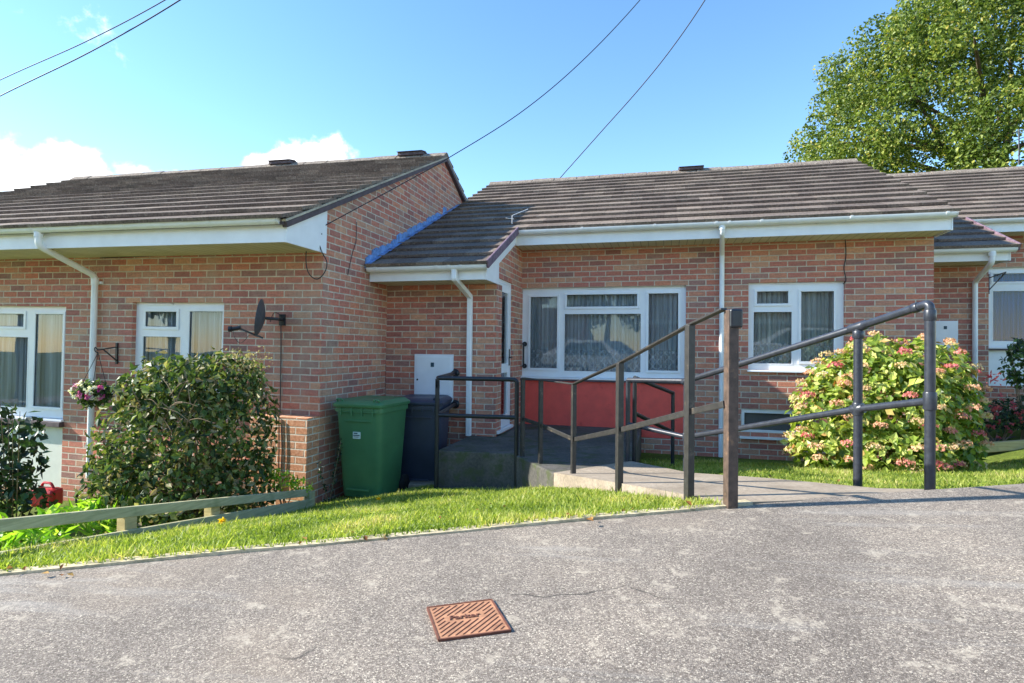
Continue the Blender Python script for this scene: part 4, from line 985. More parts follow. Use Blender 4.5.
# ------------------------------------------------------------------ satellite dish
dc = P(264, 318, Y=5.10); wp = P(283, 320, Y=5.42)
SD = thing('satellite_dish', 'small dark grey satellite dish seen edge-on, fixed to the wall of the left bungalow', 'satellite dish', (wp.x, 5.4, wp.z))
dax = Vector((-.86, -.48, .12)).normalized()     # facing
m = MB(); M3 = Vector((0,0,1)).rotation_difference(dax).to_matrix(); R0 = .205; vs = []; nr = 7; ns = 28
for side in (0, 1):
    for i in range(nr+1):
        rr = R0*i/nr
        for k in range(ns):
            a_ = 2*PI*k/ns; loc = Vector((rr*math.cos(a_)*.92, rr*math.sin(a_), (rr/R0)**2*.05-side*.006)); vs.append(dc+M3@loc)
fs = []
for side in (0, 1):
    o_ = side*(nr+1)*ns
    fs += [(o_+i*ns+k, o_+i*ns+(k+1) % ns, o_+(i+1)*ns+(k+1) % ns, o_+(i+1)*ns+k) for i in range(nr) for k in range(ns)]
o_ = (nr+1)*ns; fs += [(nr*ns+k, nr*ns+(k+1) % ns, o_+nr*ns+(k+1) % ns, o_+nr*ns+k) for k in range(ns)]
m.add(vs, fs); m.build('reflector', M['dish'], SD, smooth=True)
m = MB(); m.tube([dc-dax*.015, P(277,319,Y=5.2), Vector((wp.x, 5.41, wp.z))], .016, 10); m.box(wp.x-.035, wp.x+.035, 5.398, 5.418, wp.z-.06, wp.z+.06); m.build('mount', M['black'], SD)
m = MB(); la_ = P(263, 338, Y=5.10); lb_ = P(238, 328, Y=4.93); m.bar(la_, lb_, .022, .018); m.build('arm', M['black'], SD)
m = MB(); le = P(232, 329, Y=4.90); m.tube([le, P(241, 327.5, Y=4.94)], .022, 10); m.tube([le+Vector((-.005,0,0)), le+Vector((-.03,-.01,0))], .03, 10); m.build('receiver', M['black'], SD)
m = MB(); m.tube(smooth_path([P(u, v, Y=4.93) for u, v in [(233,331),(235,338),(240,343),(245,340),(250,335),(258,337)]]), .003, 5); m.tube(smooth_path([P(270,322,Y=5.15),P(274,313,Y=5.2),P(280,315,Y=5.38),P(281,322,Y=5.41)]), .004, 5); m.build('lead', M['cable'], SD)

# ------------------------------------------------------------------ overhead wires
def wire(name, pts, r, label, cat='cable'):
    m = MB(); m.tube(smooth_path(pts, 8), r, 6); o = m.build(name, M['cable'], None); tag(o, label, cat, 'overhead telephone wires'); return o
wb_ = P(313, 232, Y=5.30)
def lerp_ray(ps, d0, d1):
    n = len(ps); return [ray(u, v)*(d0+(d1-d0)*i/(n-1)) for i, (u, v) in enumerate(ps)]
zc0 = wb_.y/ray(313,232).y
wire('overhead_wire', lerp_ray([(313,232),(350,212),(400,185),(450,157),(520,113),(580,63),(640,0),(700,-75),(760,-160)], zc0, 8.2), .006, 'long overhead wire running up from the left bungalow across the sky')
wire('overhead_wire', lerp_ray([(560,178),(600,133),(640,88),(672,48),(705,0),(740,-60),(790,-160)], 11.9, 9), .009, 'thin overhead wire rising from behind the middle roof ridge')
wire('overhead_wire', lerp_ray([(-120,138),(0,80),(85,42),(165,0),(260,-60)], 14, 9), .010, 'upper of the two wires crossing the top left sky')
wire('overhead_wire', lerp_ray([(-120,158),(0,96),(90,52),(180,0),(280,-70)], 14, 9), .012, 'lower of the two wires crossing the top left sky')
m = MB(); m.lathe(P(311.5,233,Y=5.32), [(0,-.03),(.02,-.03),(.012,0),(.02,.03),(0,.03)], 8, axis=(1,0,.3)); m.tube([P(312,233,Y=5.32), P(322,234,X=-3.455)], .008, 6); o = m.build('wire_anchor', M['black'], None); tag(o, 'small black wire anchor on the white gable board of the left bungalow', 'anchor')
m = MB(); q = P(512, 224, Y=7.9); m.tube([q, q+Vector((0,0,.12)), P(528, 209, Y=8.3)], .004, 6); m.tube([P(506,218,Y=7.8), P(514,219,Y=7.9)], .004, 6); o = m.build('roof_bracket', M['gutter'], None); tag(o, 'thin pale wire bracket on the porch roof corner next to the gutter', 'bracket')

# ------------------------------------------------------------------ timber fence
FN = thing('fence', 'low weathered timber rail fence with bottom board between the left garden and the grass', 'fence', (-3.36, 3.5, -1.4))
fx = lambda y: -3.36-.02*(5.0-y)
yy0, yy1 = 1.95, 5.05
ra = P(313, 492, X=fx(5.0)); rb = P(0, 525.5, X=fx(2.4))
def fz(y): t = (y-rb.y)/(ra.y-rb.y); return rb.z+(ra.z-rb.z)*t
m = MB(); m.bar((fx(yy0), yy0, fz(yy0)), (fx(yy1), yy1, fz(yy1)), .035, .066); m.build('rail', M['wood'], FN, bevel=.004)
ba = P(315, 501, X=fx(5.0)+.03); bb = P(0, 557, X=fx(2.4)+.03)
def fb(y): t = (y-bb.y)/(ba.y-bb.y); return bb.z+(ba.z-bb.z)*t
m = MB(); m.bar((fx(yy0)+.025, yy0, fb(yy0)-.045), (fx(yy1)+.025, yy1, fb(yy1)-.045), .03, .14); m.build('board', M['wood'], FN, bevel=.004)
for u, v in ((127, 525), (212, 513)):
    q = P(u, v, X=-3.42); m = MB(); m.box(q.x-.035, q.x+.035, q.y-.045, q.y+.045, gz(q.x, q.y)-.25, fz(q.y)-.0); m.build('post', M['woodnew'], FN, bevel=.004)
m = MB(); m.box(fx(5.05)-.03, fx(5.05)+.035, 5.0, 5.09, -1.9, fz(5.0)+.0); m.build('post', M['wood'], FN, bevel=.004)
RFb = P(985, 447, Y=8.6); m = MB(); m.bar(P(978, 448, Y=8.35), P(1075, 441, Y=8.75), .05, .12); o = m.build('garden_board', M['woodnew'], None, bevel=.006); tag(o, 'pale timber edging board on the ground right of the hydrangea', 'board')
m = MB(); m.bar(P(985, 441, Y=8.9), P(1080, 433, Y=9.3), .03, .05); o = m.build('garden_board', M['slate'], None); tag(o, 'dark narrow edging board behind the pale timber board at the right', 'board')

# ------------------------------------------------------------------ access cover in the road
cq = [P(430, 609.5, Z=0) for _ in range(0)]
def road_pt(u, v, dz=0):
    r = ray(u, v); t = -.90/(r.z-.06*(.927*r.x+.375*r.y)); return r*t
c00, c10, c11, c01 = [road_pt(u, v) for u, v in ((428,609),(491,601.5),(511,631.5),(438.5,642))]
ex = (c10-c00); ey = (c00-c01); 
CV = thing('access_cover', 'small rusty iron access cover with diagonal ribs set in the road', 'access cover', (c00+c10+c11+c01)/4)
exn = ((c10-c00)+(c11-c01))/2; eyn = ((c00-c01)+(c10-c11))/2; cc_ = (c00+c10+c11+c01)/4; nrm = exn.cross(eyn).normalized()
m = MB(); m.obox(cc_+nrm*.002, exn*.5, eyn*.5, nrm*.004); m.build('plate', M['rust'], CV)
m = MB(); X_ = exn.normalized(); Y_ = eyn.normalized(); lx, ly = exn.length/2, eyn.length/2
for s_, a_, b_ in ((1, X_*lx, Y_*ly), (-1, X_*lx, Y_*ly)): m.obox(cc_+s_*b_+nrm*.003, a_*1.01, Y_*.0032, nrm*.005)
for s_ in (1, -1): m.obox(cc_+s_*X_*lx+nrm*.003, X_*.0032, Y_*ly, nrm*.005)
m.build('frame', M['rustdark'], CV)
m = MB(); step = .0235; k = -30
def clip_line(c):   # line y = x + c inside the rectangle
    x0 = max(-lx+.012, -ly+.012-c); x1 = min(lx-.012, ly-.012-c); return (x0, x0+c, x1, x1+c) if x1-x0 > .01 else None
while k < 30:
    c = k*step; k += 1; q = clip_line(c)
    if not q: continue
    # leave the lettering band free
    A_2 = [(q[0], q[1]), (q[2], q[3])]; segs = []
    N = 24; run = None
    for i in range(N+1):
        t = i/N; x = q[0]+(q[2]-q[0])*t; y = q[1]+(q[3]-q[1])*t; inside = (abs(x+.005) < lx*.56 and abs(y-.012) < .022)
        if not inside:
            if run is None: run = (x, y)
            last = (x, y)
        else:
            if run: segs.append((run, last)); run = None
    if run: segs.append((run, last))
    for (p, r2) in segs:
        if abs(p[0]-r2[0]) < .004: continue
        m.bar(cc_+X_*p[0]+Y_*p[1]+nrm*.0062, cc_+X_*r2[0]+Y_*r2[1]+nrm*.0065, .0028, .003, up=nrm)
m.build('rib', M['rustdark'], CV)
cu = bpy.data.curves.new('lettering', 'FONT'); cu.body = 'Parker'; cu.size = .038; cu.extrude = .0015; cu.align_x = 'CENTER'; cu.align_y = 'CENTER'; cu.offset = .0006
to = bpy.data.objects.new('tmp_text', cu); COL.objects.link(to); bpy.context.view_layer.update()
me = bpy.data.meshes.new_from_object(to.evaluated_get(bpy.context.evaluated_depsgraph_get())); bpy.data.objects.remove(to)
Rm = Matrix((X_, (Y_-X_*Y_.dot(X_)).normalized(), nrm)).transposed().to_4x4(); me.transform(Matrix.Translation(cc_-CV.location+X_*-.005+Y_*.012+nrm*.0075) @ Rm)
me.materials.clear(); me.materials.append(M['rustdark']); lo = bpy.data.objects.new('lettering', me); COL.objects.link(lo); lo.parent = CV

# ------------------------------------------------------------------ foliage
def rand_dirs(n):
    v = RNG.normal(size=(n, 3)); return v/np.linalg.norm(v, axis=1)[:,None]
def leaves(cent, nrmdir, size, spread=.8, droop=.3, aspect=.5, fold=.15, upbias=0.0):
    """leaf shapes: 6 verts, 2 quads folded along the midrib"""
    n = len(cent); nd = nrmdir+RNG.normal(size=(n,3))*spread; nd[:,2] += upbias; nd /= np.linalg.norm(nd, axis=1)[:,None]
    t = RNG.normal(size=(n,3)); t[:,2] -= droop*2; t -= nd*(t*nd).sum(1)[:,None]; t /= np.linalg.norm(t, axis=1)[:,None]+1e-9
    b = np.cross(nd, t); L_ = (size*RNG.uniform(.6, 1.35, n))[:,None]; Wd = L_*aspect
    p0 = cent; p1 = cent+t*L_*.45+b*Wd*.5+nd*L_*fold; p2 = cent+t*L_; p3 = cent+t*L_*.45-b*Wd*.5+nd*L_*fold; mid = cent+t*L_*.5-nd*L_*.02
    V = np.stack([p0, p1, p2, p3, mid], 1).reshape(-1, 3)
    return V
LF = [(0,1,4),(1,2,4),(2,3,4),(3,0,4)]
def blob_points(n, blobs, shell=.35, zmin=None):
    """points scattered mostly near the surface of a union of ellipsoids"""
    C = np.array([b[:3] for b in blobs]); R = np.array([b[3:6] for b in blobs]); vol = (R.prod(1))**(2/3); vol /= vol.sum()
    out = []; nn = []
    idx = RNG.choice(len(blobs), n*2, p=vol); d = rand_dirs(n*2); rr = 1-np.abs(RNG.normal(size=n*2))*shell; rr = np.clip(rr, .05, 1.06)
    p = C[idx]+d*R[idx]*rr[:,None]
    # drop points deep inside another blob
    keep = np.ones(len(p), bool)
    for c, r in zip(C, R):
        q = (((p-c)/r)**2).sum(1); keep &= ~((q < .35) & (RNG.random(len(p)) < .8))
    if zmin is not None: keep &= p[:,2] > zmin
    p = p[keep][:n]; return p, d[keep][:n]

# --- dark bush in front of the left window
cb_ = P(190, 440, Y=4.35); bz = gz(cb_.x, cb_.y)
DB = thing('bush', 'big dark-leaved rounded bush in the left garden under the satellite dish', 'bush', (cb_.x, cb_.y, bz))
k_ = cb_.y/4.35
bl = [(-4.15,4.35,-.85,.56,.55,.72),(-4.48,4.25,-.95,.42,.5,.62),(-3.88,4.55,-.80,.38,.5,.72),(-4.3,4.3,-.42,.42,.4,.36),(-3.92,4.5,-.33,.34,.4,.30),(-4.56,4.2,-1.25,.40,.45,.45),(-4.1,4.2,-1.35,.6,.5,.42),(-3.82,4.55,-1.3,.34,.42,.45)]
m = MB()
for i in range(26):
    b = random.choice(bl); d = Vector((random.uniform(-1,1), random.uniform(-1,1), random.uniform(-.2,1))).normalized(); e = Vector(b[:3])+Vector((d.x*b[3], d.y*b[4], d.z*b[5]))*random.uniform(.75, 1.03)
    s0 = Vector((cb_.x+random.uniform(-.15,.15), cb_.y+.1, bz)); md = s0.lerp(e, .5)+Vector((random.uniform(-.1,.1), random.uniform(-.1,.1), .15)); m.tube(smooth_path([s0, md, e], 5), [max(.003, .014*(1-i_/11)) for i_ in range(11)], 5)
m.build('stem', M['twig'], DB)
bl += [(random.uniform(-4.75,-3.75), random.uniform(4.0,4.5), random.uniform(-1.3,-.12), .12, .12, .16) for _ in range(16)]
p, d = blob_points(8600, bl, .26, bz)
m = MB()
for i in range(22):
    q0 = P(random.uniform(140, 200), random.uniform(395, 450), Y=3.95); e0 = q0+Vector((random.uniform(-.25,.25), random.uniform(-.08,.05), random.uniform(-.05,.28))); m.tube(smooth_path([q0, q0.lerp(e0,.5)+Vector((0,0,.03)), e0], 3), .0035, 5)
m.build('bare_twig', M['twig'], DB)
M['lf_dark'] = m_leaf('dark_leaf', [(0, '#2d3c22'), (.3, '#465b2e'), (.55, '#64783c'), (.75, '#8a9450'), (.9, '#8e7c64'), (1, '#bcb684')], .48, .25, .4)
np_mesh('foliage', leaves(p, d, .072, .85, .45, .55), 5, LF, M['lf_dark'], RNG.random(len(p)), DB)
# wilted flower tufts on the top right
p2 = np.array([P(u, v, Y=4.5) for u, v in zip(RNG.uniform(225, 268, 260), RNG.uniform(350, 372, 260))])+RNG.normal(size=(260,3))*.03
M['lf_dry'] = m_leaf('dry_flower', [(0, '#7a6a50'), (.5, '#a8987a'), (1, '#c9bf9e')], .7, .3, .2)
np_mesh('dry_flowers', leaves(p2, rand_dirs(260), .03, 1, 0, .5), 5, LF, M['lf_dry'], RNG.random(260), DB)

# --- hydrangea
hz = gz(2.45, 7.1)
HY = thing('hydrangea', 'large hydrangea bush covered in pink and cream flower heads in front of the middle bungalow', 'hydrangea', (2.4, 7.15, hz))
hb = []
for u, v, Yy, ru, rz_ in [(890,405,7.15,.62,.60),(840,415,7.1,.50,.50),(930,412,7.2,.46,.55),(875,368,7.3,.40,.36),(925,370,7.3,.42,.36),(830,448,7.0,.42,.25),(890,448,6.95,.6,.28),(935,445,7.1,.42,.30),(845,385,7.2,.38,.36),(945,395,7.3,.34,.34)]:
    q = P(u, v, Y=Yy); hb.append((q.x, q.y, q.z, ru, ru*.9, rz_))
p, d = blob_points(7200, hb, .17, hz)
M['lf_hyd'] = m_leaf('hydrangea_leaf', [(0, '#4c6426'), (.25, '#748c34'), (.5, '#98aa48'), (.75, '#b8c064'), (.93, '#d2d080'), (1, '#b07848')], .42, .35, .45)
np_mesh('foliage', leaves(p, d, .088, .6, .35, .68, .10, .35), 5, LF, M['lf_hyd'], RNG.random(len(p)), HY)
m = MB()
for i in range(22):
    b = random.choice(hb); s0 = Vector((random.uniform(2.1, 2.7), 7.2, hz-.05)); e = Vector(b[:3]); m.tube([s0, s0.lerp(e, .5)+Vector((0,0,.1)), e], [.009,.007,.004], 5)
m.build('stem', M['twig'], HY)
M['fl_pink'] = m_leaf('flower_pink', [(0, '#b84a5a'), (.35, '#d0707a'), (.7, '#dc968c'), (1, '#e0b49a')], .6, .3, .2)
M['fl_cream'] = m_leaf('flower_faded', [(0, '#c8806c'), (.4, '#dcaa90'), (.75, '#e0c8a0'), (1, '#d2d09a')], .6, .3, .2)
hp, hd = blob_points(900, hb, .02, hz+.1); keep = [i for i in range(len(hp)) if (hd[i][1] < .1 or hd[i][2] > .5)]
# only heads on the outer surface
sel = []
for i in keep:
    if all((((hp[i]-np.array(b[:3]))/np.array(b[3:6]))**2).sum() > .93 for b in hb) and all(np.linalg.norm(hp[i]-hp[j]) > .11 for j in sel): sel.append(i)
    if len(sel) >= 80: break
for n_i, i in enumerate(sel):
    c = hp[i]+hd[i]*.02; k = 70; dd = rand_dirs(k); dd[:,2] = np.abs(dd[:,2])*.8-.15; cen = c+dd*np.array([.078,.078,.06])*RNG.uniform(.85,1.05,(k,1))*random.uniform(.7,1.1)
    np_mesh('flower_head', leaves(cen, dd, .024, .35, 0, .9, .05), 5, LF, M['fl_pink'] if random.random() < .2 else M['fl_cream'], np.clip(RNG.random(k)*.5+random.random()*.5, 0, 1), HY)

# --- other plants
def small_plant(name, label, cat, blobs, n, size, mat, aspect=.5, droop=.3, shell=.4, stems=8, up=0.2, group=None, seedz=None, spread=.8):
    x = np.mean([b[0] for b in blobs]); y = np.mean([b[1] for b in blobs]); z = gz(x, y)
    r = thing(name, label, cat, (x, y, z), group)
    m = MB()
    for i in range(stems):
        b = random.choice(blobs); e = Vector(b[:3])+Vector((random.uniform(-1,1)*b[3], random.uniform(-1,1)*b[4], random.uniform(0,1)*b[5])); s0 = Vector((x+random.uniform(-.08,.08), y+random.uniform(-.08,.08), z-.03)); m.tube([s0, s0.lerp(e, .55)+Vector((0,0,.05)), e], [.007,.005,.002], 5)
    m.build('stem', M['twig'], r)
    p, d = blob_points(n, blobs, shell, z-.02)
    np_mesh('foliage', leaves(p, d, size, spread, droop, aspect, .1, up), 5, LF, mat, RNG.random(len(p)), r)
    return r
M['lf_mid'] = m_leaf('mid_leaf', [(0, '#24371c'), (.4, '#3a5426'), (.8, '#567234'), (1, '#7b9347')], .45, .25, .5)
M['lf_lime'] = m_leaf('lime_leaf', [(0, '#5c8a24'), (.4, '#86b030'), (.8, '#aecb4c'), (1, '#d2dd86')], .45, .4, .4)
M['lf_deep'] = m_leaf('deep_leaf', [(0, '#1a2a1c'), (.5, '#2a3f2c'), (1, '#4d6a3c')], .45, .2, .5)
def pb(u, v, Y, rx, rz): q = P(u, v, Y=Y); return (q.x, q.y, q.z, rx, rx, rz)
small_plant('shrub', 'dark broad-leaved shrub at the left edge in front of the pale panel', 'shrub', [pb(-5,490,4.0,.30,.24),pb(15,465,4.0,.26,.22),pb(-15,440,4.0,.3,.25),pb(25,500,4.0,.22,.15),pb(30,430,3.9,.12,.18),pb(0,412,3.9,.1,.1)], 850, .085, M['lf_deep'], .6, stems=14, shell=.5)
small_plant('garden_plant', 'bright lime-green leafy plant low behind the fence at the left', 'plant', [pb(10,530,3.3,.18,.08),pb(55,520,3.5,.2,.09),pb(85,512,3.7,.16,.09),pb(35,538,3.2,.18,.06)], 420, .10, M['lf_lime'], .42, .1, .6, 5, .6)
small_plant('garden_plant', 'strappy light-green plant between the fence posts by the dark bush', 'plant', [pb(105,528,3.7,.12,.10),pb(130,520,3.9,.12,.1),pb(150,515,4.0,.1,.08)], 130, .16, M['lf_lime'], .12, -.6, .7, 3, .2)
small_plant('garden_plant', 'small variegated plant at the foot of the left brick corner', 'plant', [pb(285,482,4.9,.14,.09),pb(300,488,5.0,.12,.07),pb(272,476,4.85,.1,.08)], 240, .055, M['lf_lime'], .5, .1, .6, 5, .5)
wq = P(328, 494, Y=5.3)
WD = thing('weed', 'tall thin dark weed growing against the gable wall left of the green bin', 'weed', (wq.x+.02, 5.35, gz(wq.x, 5.35)))
m = MB(); wt1 = P(341, 440, Y=5.45); wt0 = Vector((wq.x, 5.32, gz(wq.x, 5.32)-.03)); wt2 = P(318, 462, Y=5.2)
m.tube([wt0, wt0.lerp(wt1, .5), wt1], .004, 5); m.tube([wt0, wt2], .004, 5); m.build('stem', M['twig'], WD)
pp = np.array([wt0.lerp(wt1, t) for t in np.linspace(.08, 1, 90)]+[wt0.lerp(wt2, t) for t in np.linspace(.1, 1, 40)])+RNG.normal(size=(130,3))*.012
np_mesh('foliage', leaves(pp, rand_dirs(130), .035, .8, .1, .5), 5, LF, M['lf_deep'], RNG.random(130), WD)
small_plant('shrub', 'dark green shrub cut by the right edge in front of the blue-curtained window', 'shrub', [pb(1030,365,8.8,.30,.30),pb(1018,350,8.8,.12,.15),pb(1045,345,8.8,.25,.25),pb(1022,380,8.8,.14,.12)], 900, .075, M['lf_mid'], .5, stems=12, shell=.4)
rs = small_plant('shrub', 'low dark shrub with small red flowers right of the hydrangea', 'shrub', [pb(995,415,8.9,.32,.22),pb(1030,412,8.9,.4,.24),pb(965,425,8.7,.2,.18)], 1300, .06, M['lf_deep'], .5, stems=12, shell=.45)
rp = np.array([P(u, v, Y=8.62) for u, v in zip(RNG.uniform(985,1024,70), RNG.uniform(398,430,70))])+RNG.normal(size=(70,3))*.04
for q_ in rp[:30]:
    cq_ = q_+rand_dirs(10)*.012; np_mesh('flower', leaves(cq_, rand_dirs(10), .03, 1, 0, .9), 5, LF, M['fl_pink'], RNG.random(10)*.3, rs)
rp = np.array([P(u, v, Y=7.1) for u, v in zip(RNG.uniform(982,1003,26), RNG.uniform(372,384,26))])
np_mesh('red_leaves', leaves(rp, rand_dirs(26), .05, 1, 0, .5), 5, LF, M['fl_pink'], RNG.random(26)*.3, HY)

# --- hanging basket
tip = P(98, 350, Y=4.98); wl = P(117, 347, Y=5.41)
HB = thing('hanging_bracket', 'black iron scroll bracket on the left bungalow wall above the flower basket', 'bracket', (wl.x, 5.41, wl.z))
m = MB(); m.box(wl.x-.012, wl.x+.012, 5.40, 5.418, P(117,364,Y=5.41).z, P(117,343,Y=5.41).z); m.tube([wl, tip], .008, 6); m.tube([P(117,361,Y=5.41), tip.lerp(wl, .25)], .008, 6); m.tube(smooth_path([tip, tip+Vector((-.03,-.01,.03)), tip+Vector((-.03,-.01,-.01)), tip+Vector((0,0,-.03))]), .006, 6); m.build('arm', M['black'], HB)
bc_ = P(93, 392, Y=4.98)
HK = thing('hanging_basket', 'round hanging basket overflowing with white and pink flowers beside the left downpipe', 'flower basket', (bc_.x, bc_.y, bc_.z))
m = MB(); m.lathe(bc_+Vector((0,0,-.09)), [(0,0),(.06,.01),(.12,.06),(.15,.12),(.145,.12),(.11,.06),(0,.02)], 20); m.build('basket', M['black'], HK, smooth=True)
m = MB()
for k in range(3): a_ = 2*PI*k/3+.4; m.tube([bc_+Vector((.145*math.cos(a_), .145*math.sin(a_), .03)), tip+Vector((0,0,-.03))], .003, 5)
m.build('chain', M['black'], HK)
p, d = blob_points(750, [(bc_.x, bc_.y, bc_.z, .20, .18, .13), (bc_.x+.08, bc_.y, bc_.z-.05, .14, .14, .13), (bc_.x-.06, bc_.y, bc_.z-.07, .10, .1, .12)], .3)
np_mesh('foliage', leaves(p, d, .045, .8, .2, .55), 5, LF, M['lf_mid'], RNG.random(len(p)), HK)
M['fl_white'] = m_leaf('flower_white', [(0, '#e6e2dc'), (1, '#f4efe6')], .6, .3, .2); M['fl_mag'] = m_leaf('flower_magenta', [(0, '#a82a86'), (.5, '#c85aa8'), (1, '#e0a0cc')], .6, .3, .2)
for k in range(17):
    dd = Vector((random.uniform(-1,1), -random.random()-.2, random.uniform(-.5,1))).normalized(); c = np.array([bc_.x+dd.x*.20, bc_.y+dd.y*.18, bc_.z+dd.z*.12]); cen = c+rand_dirs(16)*.018
    np_mesh('flower', leaves(cen, np.tile(np.array(dd), (16,1)), .032, .4, 0, .95), 5, LF, M['fl_white'] if k % 5 < 3 else M['fl_mag'], RNG.random(16), HK)

# --- bicycle half hidden behind the bush, red can
bk = P(100, 505, Y=4.9); bgz = gz(bk.x, bk.y)
BK = thing('bicycle', 'small black bicycle leaning at the wall behind the fence, half hidden by the dark bush', 'bicycle', (bk.x, bk.y, bgz))
ax_ = Vector((.93, .3, 0)).normalized(); hx = P(88, 480, Y=4.8)
fw = Vector((hx.x-.02, 4.85, bgz+.15)); rw = fw+ax_*.55
for c in (fw, rw):
    m = MB(); m.tube([c+ax_*.14*math.cos(a_)+Vector((0,0,.14*math.sin(a_))) for a_ in np.linspace(0, 2*PI, 33)[:-1]], .018, 8, closed=True); wh = m.build('wheel', M['rubber'], BK, smooth=True)
    m = MB()
    for k in range(12): a_ = PI*k/12; v_ = ax_*math.cos(a_)+Vector((0,0,math.sin(a_))); m.tube([c-v_*.13, c+v_*.13], .0012, 4)
    m.build('spokes', M['steel'], wh)
hd_ = fw+Vector((0,0,.20))+ax_*.05; st = fw+ax_*.34+Vector((0,0,.24)); bbk = fw+ax_*.28; bar_c = Vector((hd_.x-.02, hd_.y, hd_.z+.09))
m = MB()
for a_, b_ in ((fw, hd_), (hd_, st), (hd_+Vector((0,0,-.04)), bbk), (bbk, st), (bbk, rw), (st, rw), (hd_, bar_c)): m.tube([a_, b_], .014, 8)
m.build('frame', M['black'], BK)
m = MB(); sdv = Vector((-.3, .93, 0)); m.tube(smooth_path([bar_c-sdv*.18+Vector((-.07,0,-.02)), bar_c-sdv*.15+Vector((0,0,.03)), bar_c, bar_c+sdv*.15+Vector((0,0,.03)), bar_c+sdv*.18+Vector((-.07,0,-.02))]), .012, 8); m.build('handlebar', M['black'], BK)
m = MB(); m.obox(st+Vector((0,0,.02)), ax_*.08, sdv*.04, (0,0,.015)); m.build('saddle', M['rubber'], BK, bevel=.015)
rc = P(47, 497, Y=4.75); m = MB()
m.obox((rc.x, 4.75, rc.z), (.14,.02,0), (-.02,.08,0), (0,0,.10)); RC2 = m.build('fuel_can', M['redplastic'], None, bevel=.04); tag(RC2, 'red plastic can on the ground below the pale panel at the left', 'can')
rcl = RC2.location; m = MB(); m.tube(bend([(rc.x-.08,4.75,rc.z+.09),(rc.x-.06,4.75,rc.z+.15),(rc.x+.06,4.75,rc.z+.15),(rc.x+.09,4.75,rc.z+.09)], 3, .03), .014, 8); m.build('handle', M['redplastic'], RC2)

# --- big tree behind the right roofs
tc0 = ray(985, 150)*22; tx, ty = tc0.x, tc0.y
TR = thing('oak_tree', 'tall broad green oak rising behind the right-hand roofs against the sky', 'tree', (tx+.3, ty, -1.0))
m = MB(); tb = Vector((tx+.3, ty, -1.2)); m.tube(smooth_path([tb, tb+Vector((.1,0,2.5)), tb+Vector((-.1,.1,5)), tb+Vector((.1,0,8))], 5), [.55-.30*i/15 for i in range(16)], 12); m.build('trunk', M['bark'], TR, smooth=True)
clus = []
for i in range(5200):
    u_ = random.uniform(-1,1); v_ = random.uniform(-1,1); w_ = random.uniform(-1,1)
    if u_*u_+v_*v_+w_*w_ > 1: continue
    clus.append((u_, v_, w_))
cen0 = ray(1002,135)*22; RX, RZ = 7.0, 6.3
import mathutils.noise as mn
bl = []
for (a_, b_, c_) in clus:
    rr = math.sqrt(a_*a_+b_*b_+c_*c_); ang = mn.noise(Vector((a_*2.3/rr+3, b_*2.3/rr, c_*2.3/rr)))
    lim = 1+.22*ang
    if rr < lim*.42 or rr > lim: continue
    if mn.noise(Vector((a_*4.2+9, b_*4.2, c_*4.2))) < -.10: continue
    if b_ > .45: continue
    q = Vector((cen0.x+a_*RX, cen0.y+b_*RX, cen0.z+c_*RZ))
    if q.z < 2.5: continue
    qc = CM.transposed() @ q; pu, pv = 512+F*qc.x/-qc.z, 341.5-F*qc.y/-qc.z
    if pv < -110 or pu > 1180: continue
    r0 = random.uniform(.42, .85); bl.append((q.x, q.y, q.z, r0, r0, r0*.7))
# outlying sprigs shape the left outline
for (u_, v_, d_, r_0) in [(812,138,21,.5),(818,122,21,.55),(822,100,21,.45),(835,80,21,.6),(845,62,21,.6),(858,48,21,.6),(872,40,21,.65),(880,22,21,.55),(893,12,21,.7),(910,4,21,.8),(815,152,21,.55),(830,130,21,.8),(850,100,21,.9),(870,75,21,.9),(900,45,21,1.0),(830,158,21,.6),(850,165,21,.8),(880,170,21,.8),(920,172,21,.8),(960,172,21,.8),(1000,172,21,.8),(840,145,20.5,.9)]:
    q = ray(u_+(26 if v_ > 110 else 16), v_+4)*d_; bl.append((q.x, q.y, q.z, r_0, r_0, r_0*.75))
print('tree clumps', len(bl))
m = MB()
for b in random.sample(bl, min(20, len(bl))):
    e = Vector(b[:3]); s0 = tb+Vector((0,0,random.uniform(4.5, 9))); md = s0.lerp(e, .5)+Vector((random.uniform(-.4,.4), random.uniform(-.4,.4), random.uniform(-.2,.5))); m.tube(smooth_path([s0, md, e], 4), [.13*(1-i/9)+.015 for i in range(9)], 6)
m.build('limb', M['bark'], TR)
p, d = blob_points(150000, bl, .24)
M['lf_oak'] = m_leaf('oak_leaf', [(0, '#2e401a'), (.3, '#4a5e24'), (.6, '#6c7e34'), (.85, '#949c48'), (1, '#b0a252')], .5, .3, .35)
rn = np.clip(RNG.random(len(p))*.6+.22*np.sin(p[:,0]*2.3+p[:,2]*1.9+p[:,1])+.2, 0, 1)
np_mesh('crown', leaves(p, d, .125, .9, .25, .7, .12, .3), 5, LF, M['lf_oak'], rn, TR)
an = P(1019, 165, Y=14.3); m = MB(); m.tube([an, an+Vector((0,0,.75))], .014, 6); m.tube([an+Vector((-.12,0,.5)), an+Vector((.2,0,.62))], .008, 5); m.tube([an+Vector((-.1,0,.68)), an+Vector((.15,0,.74))], .008, 5); o = m.build('aerial', M['steel'], None); tag(o, 'thin television aerial on the right bungalow ridge before the oak', 'aerial')

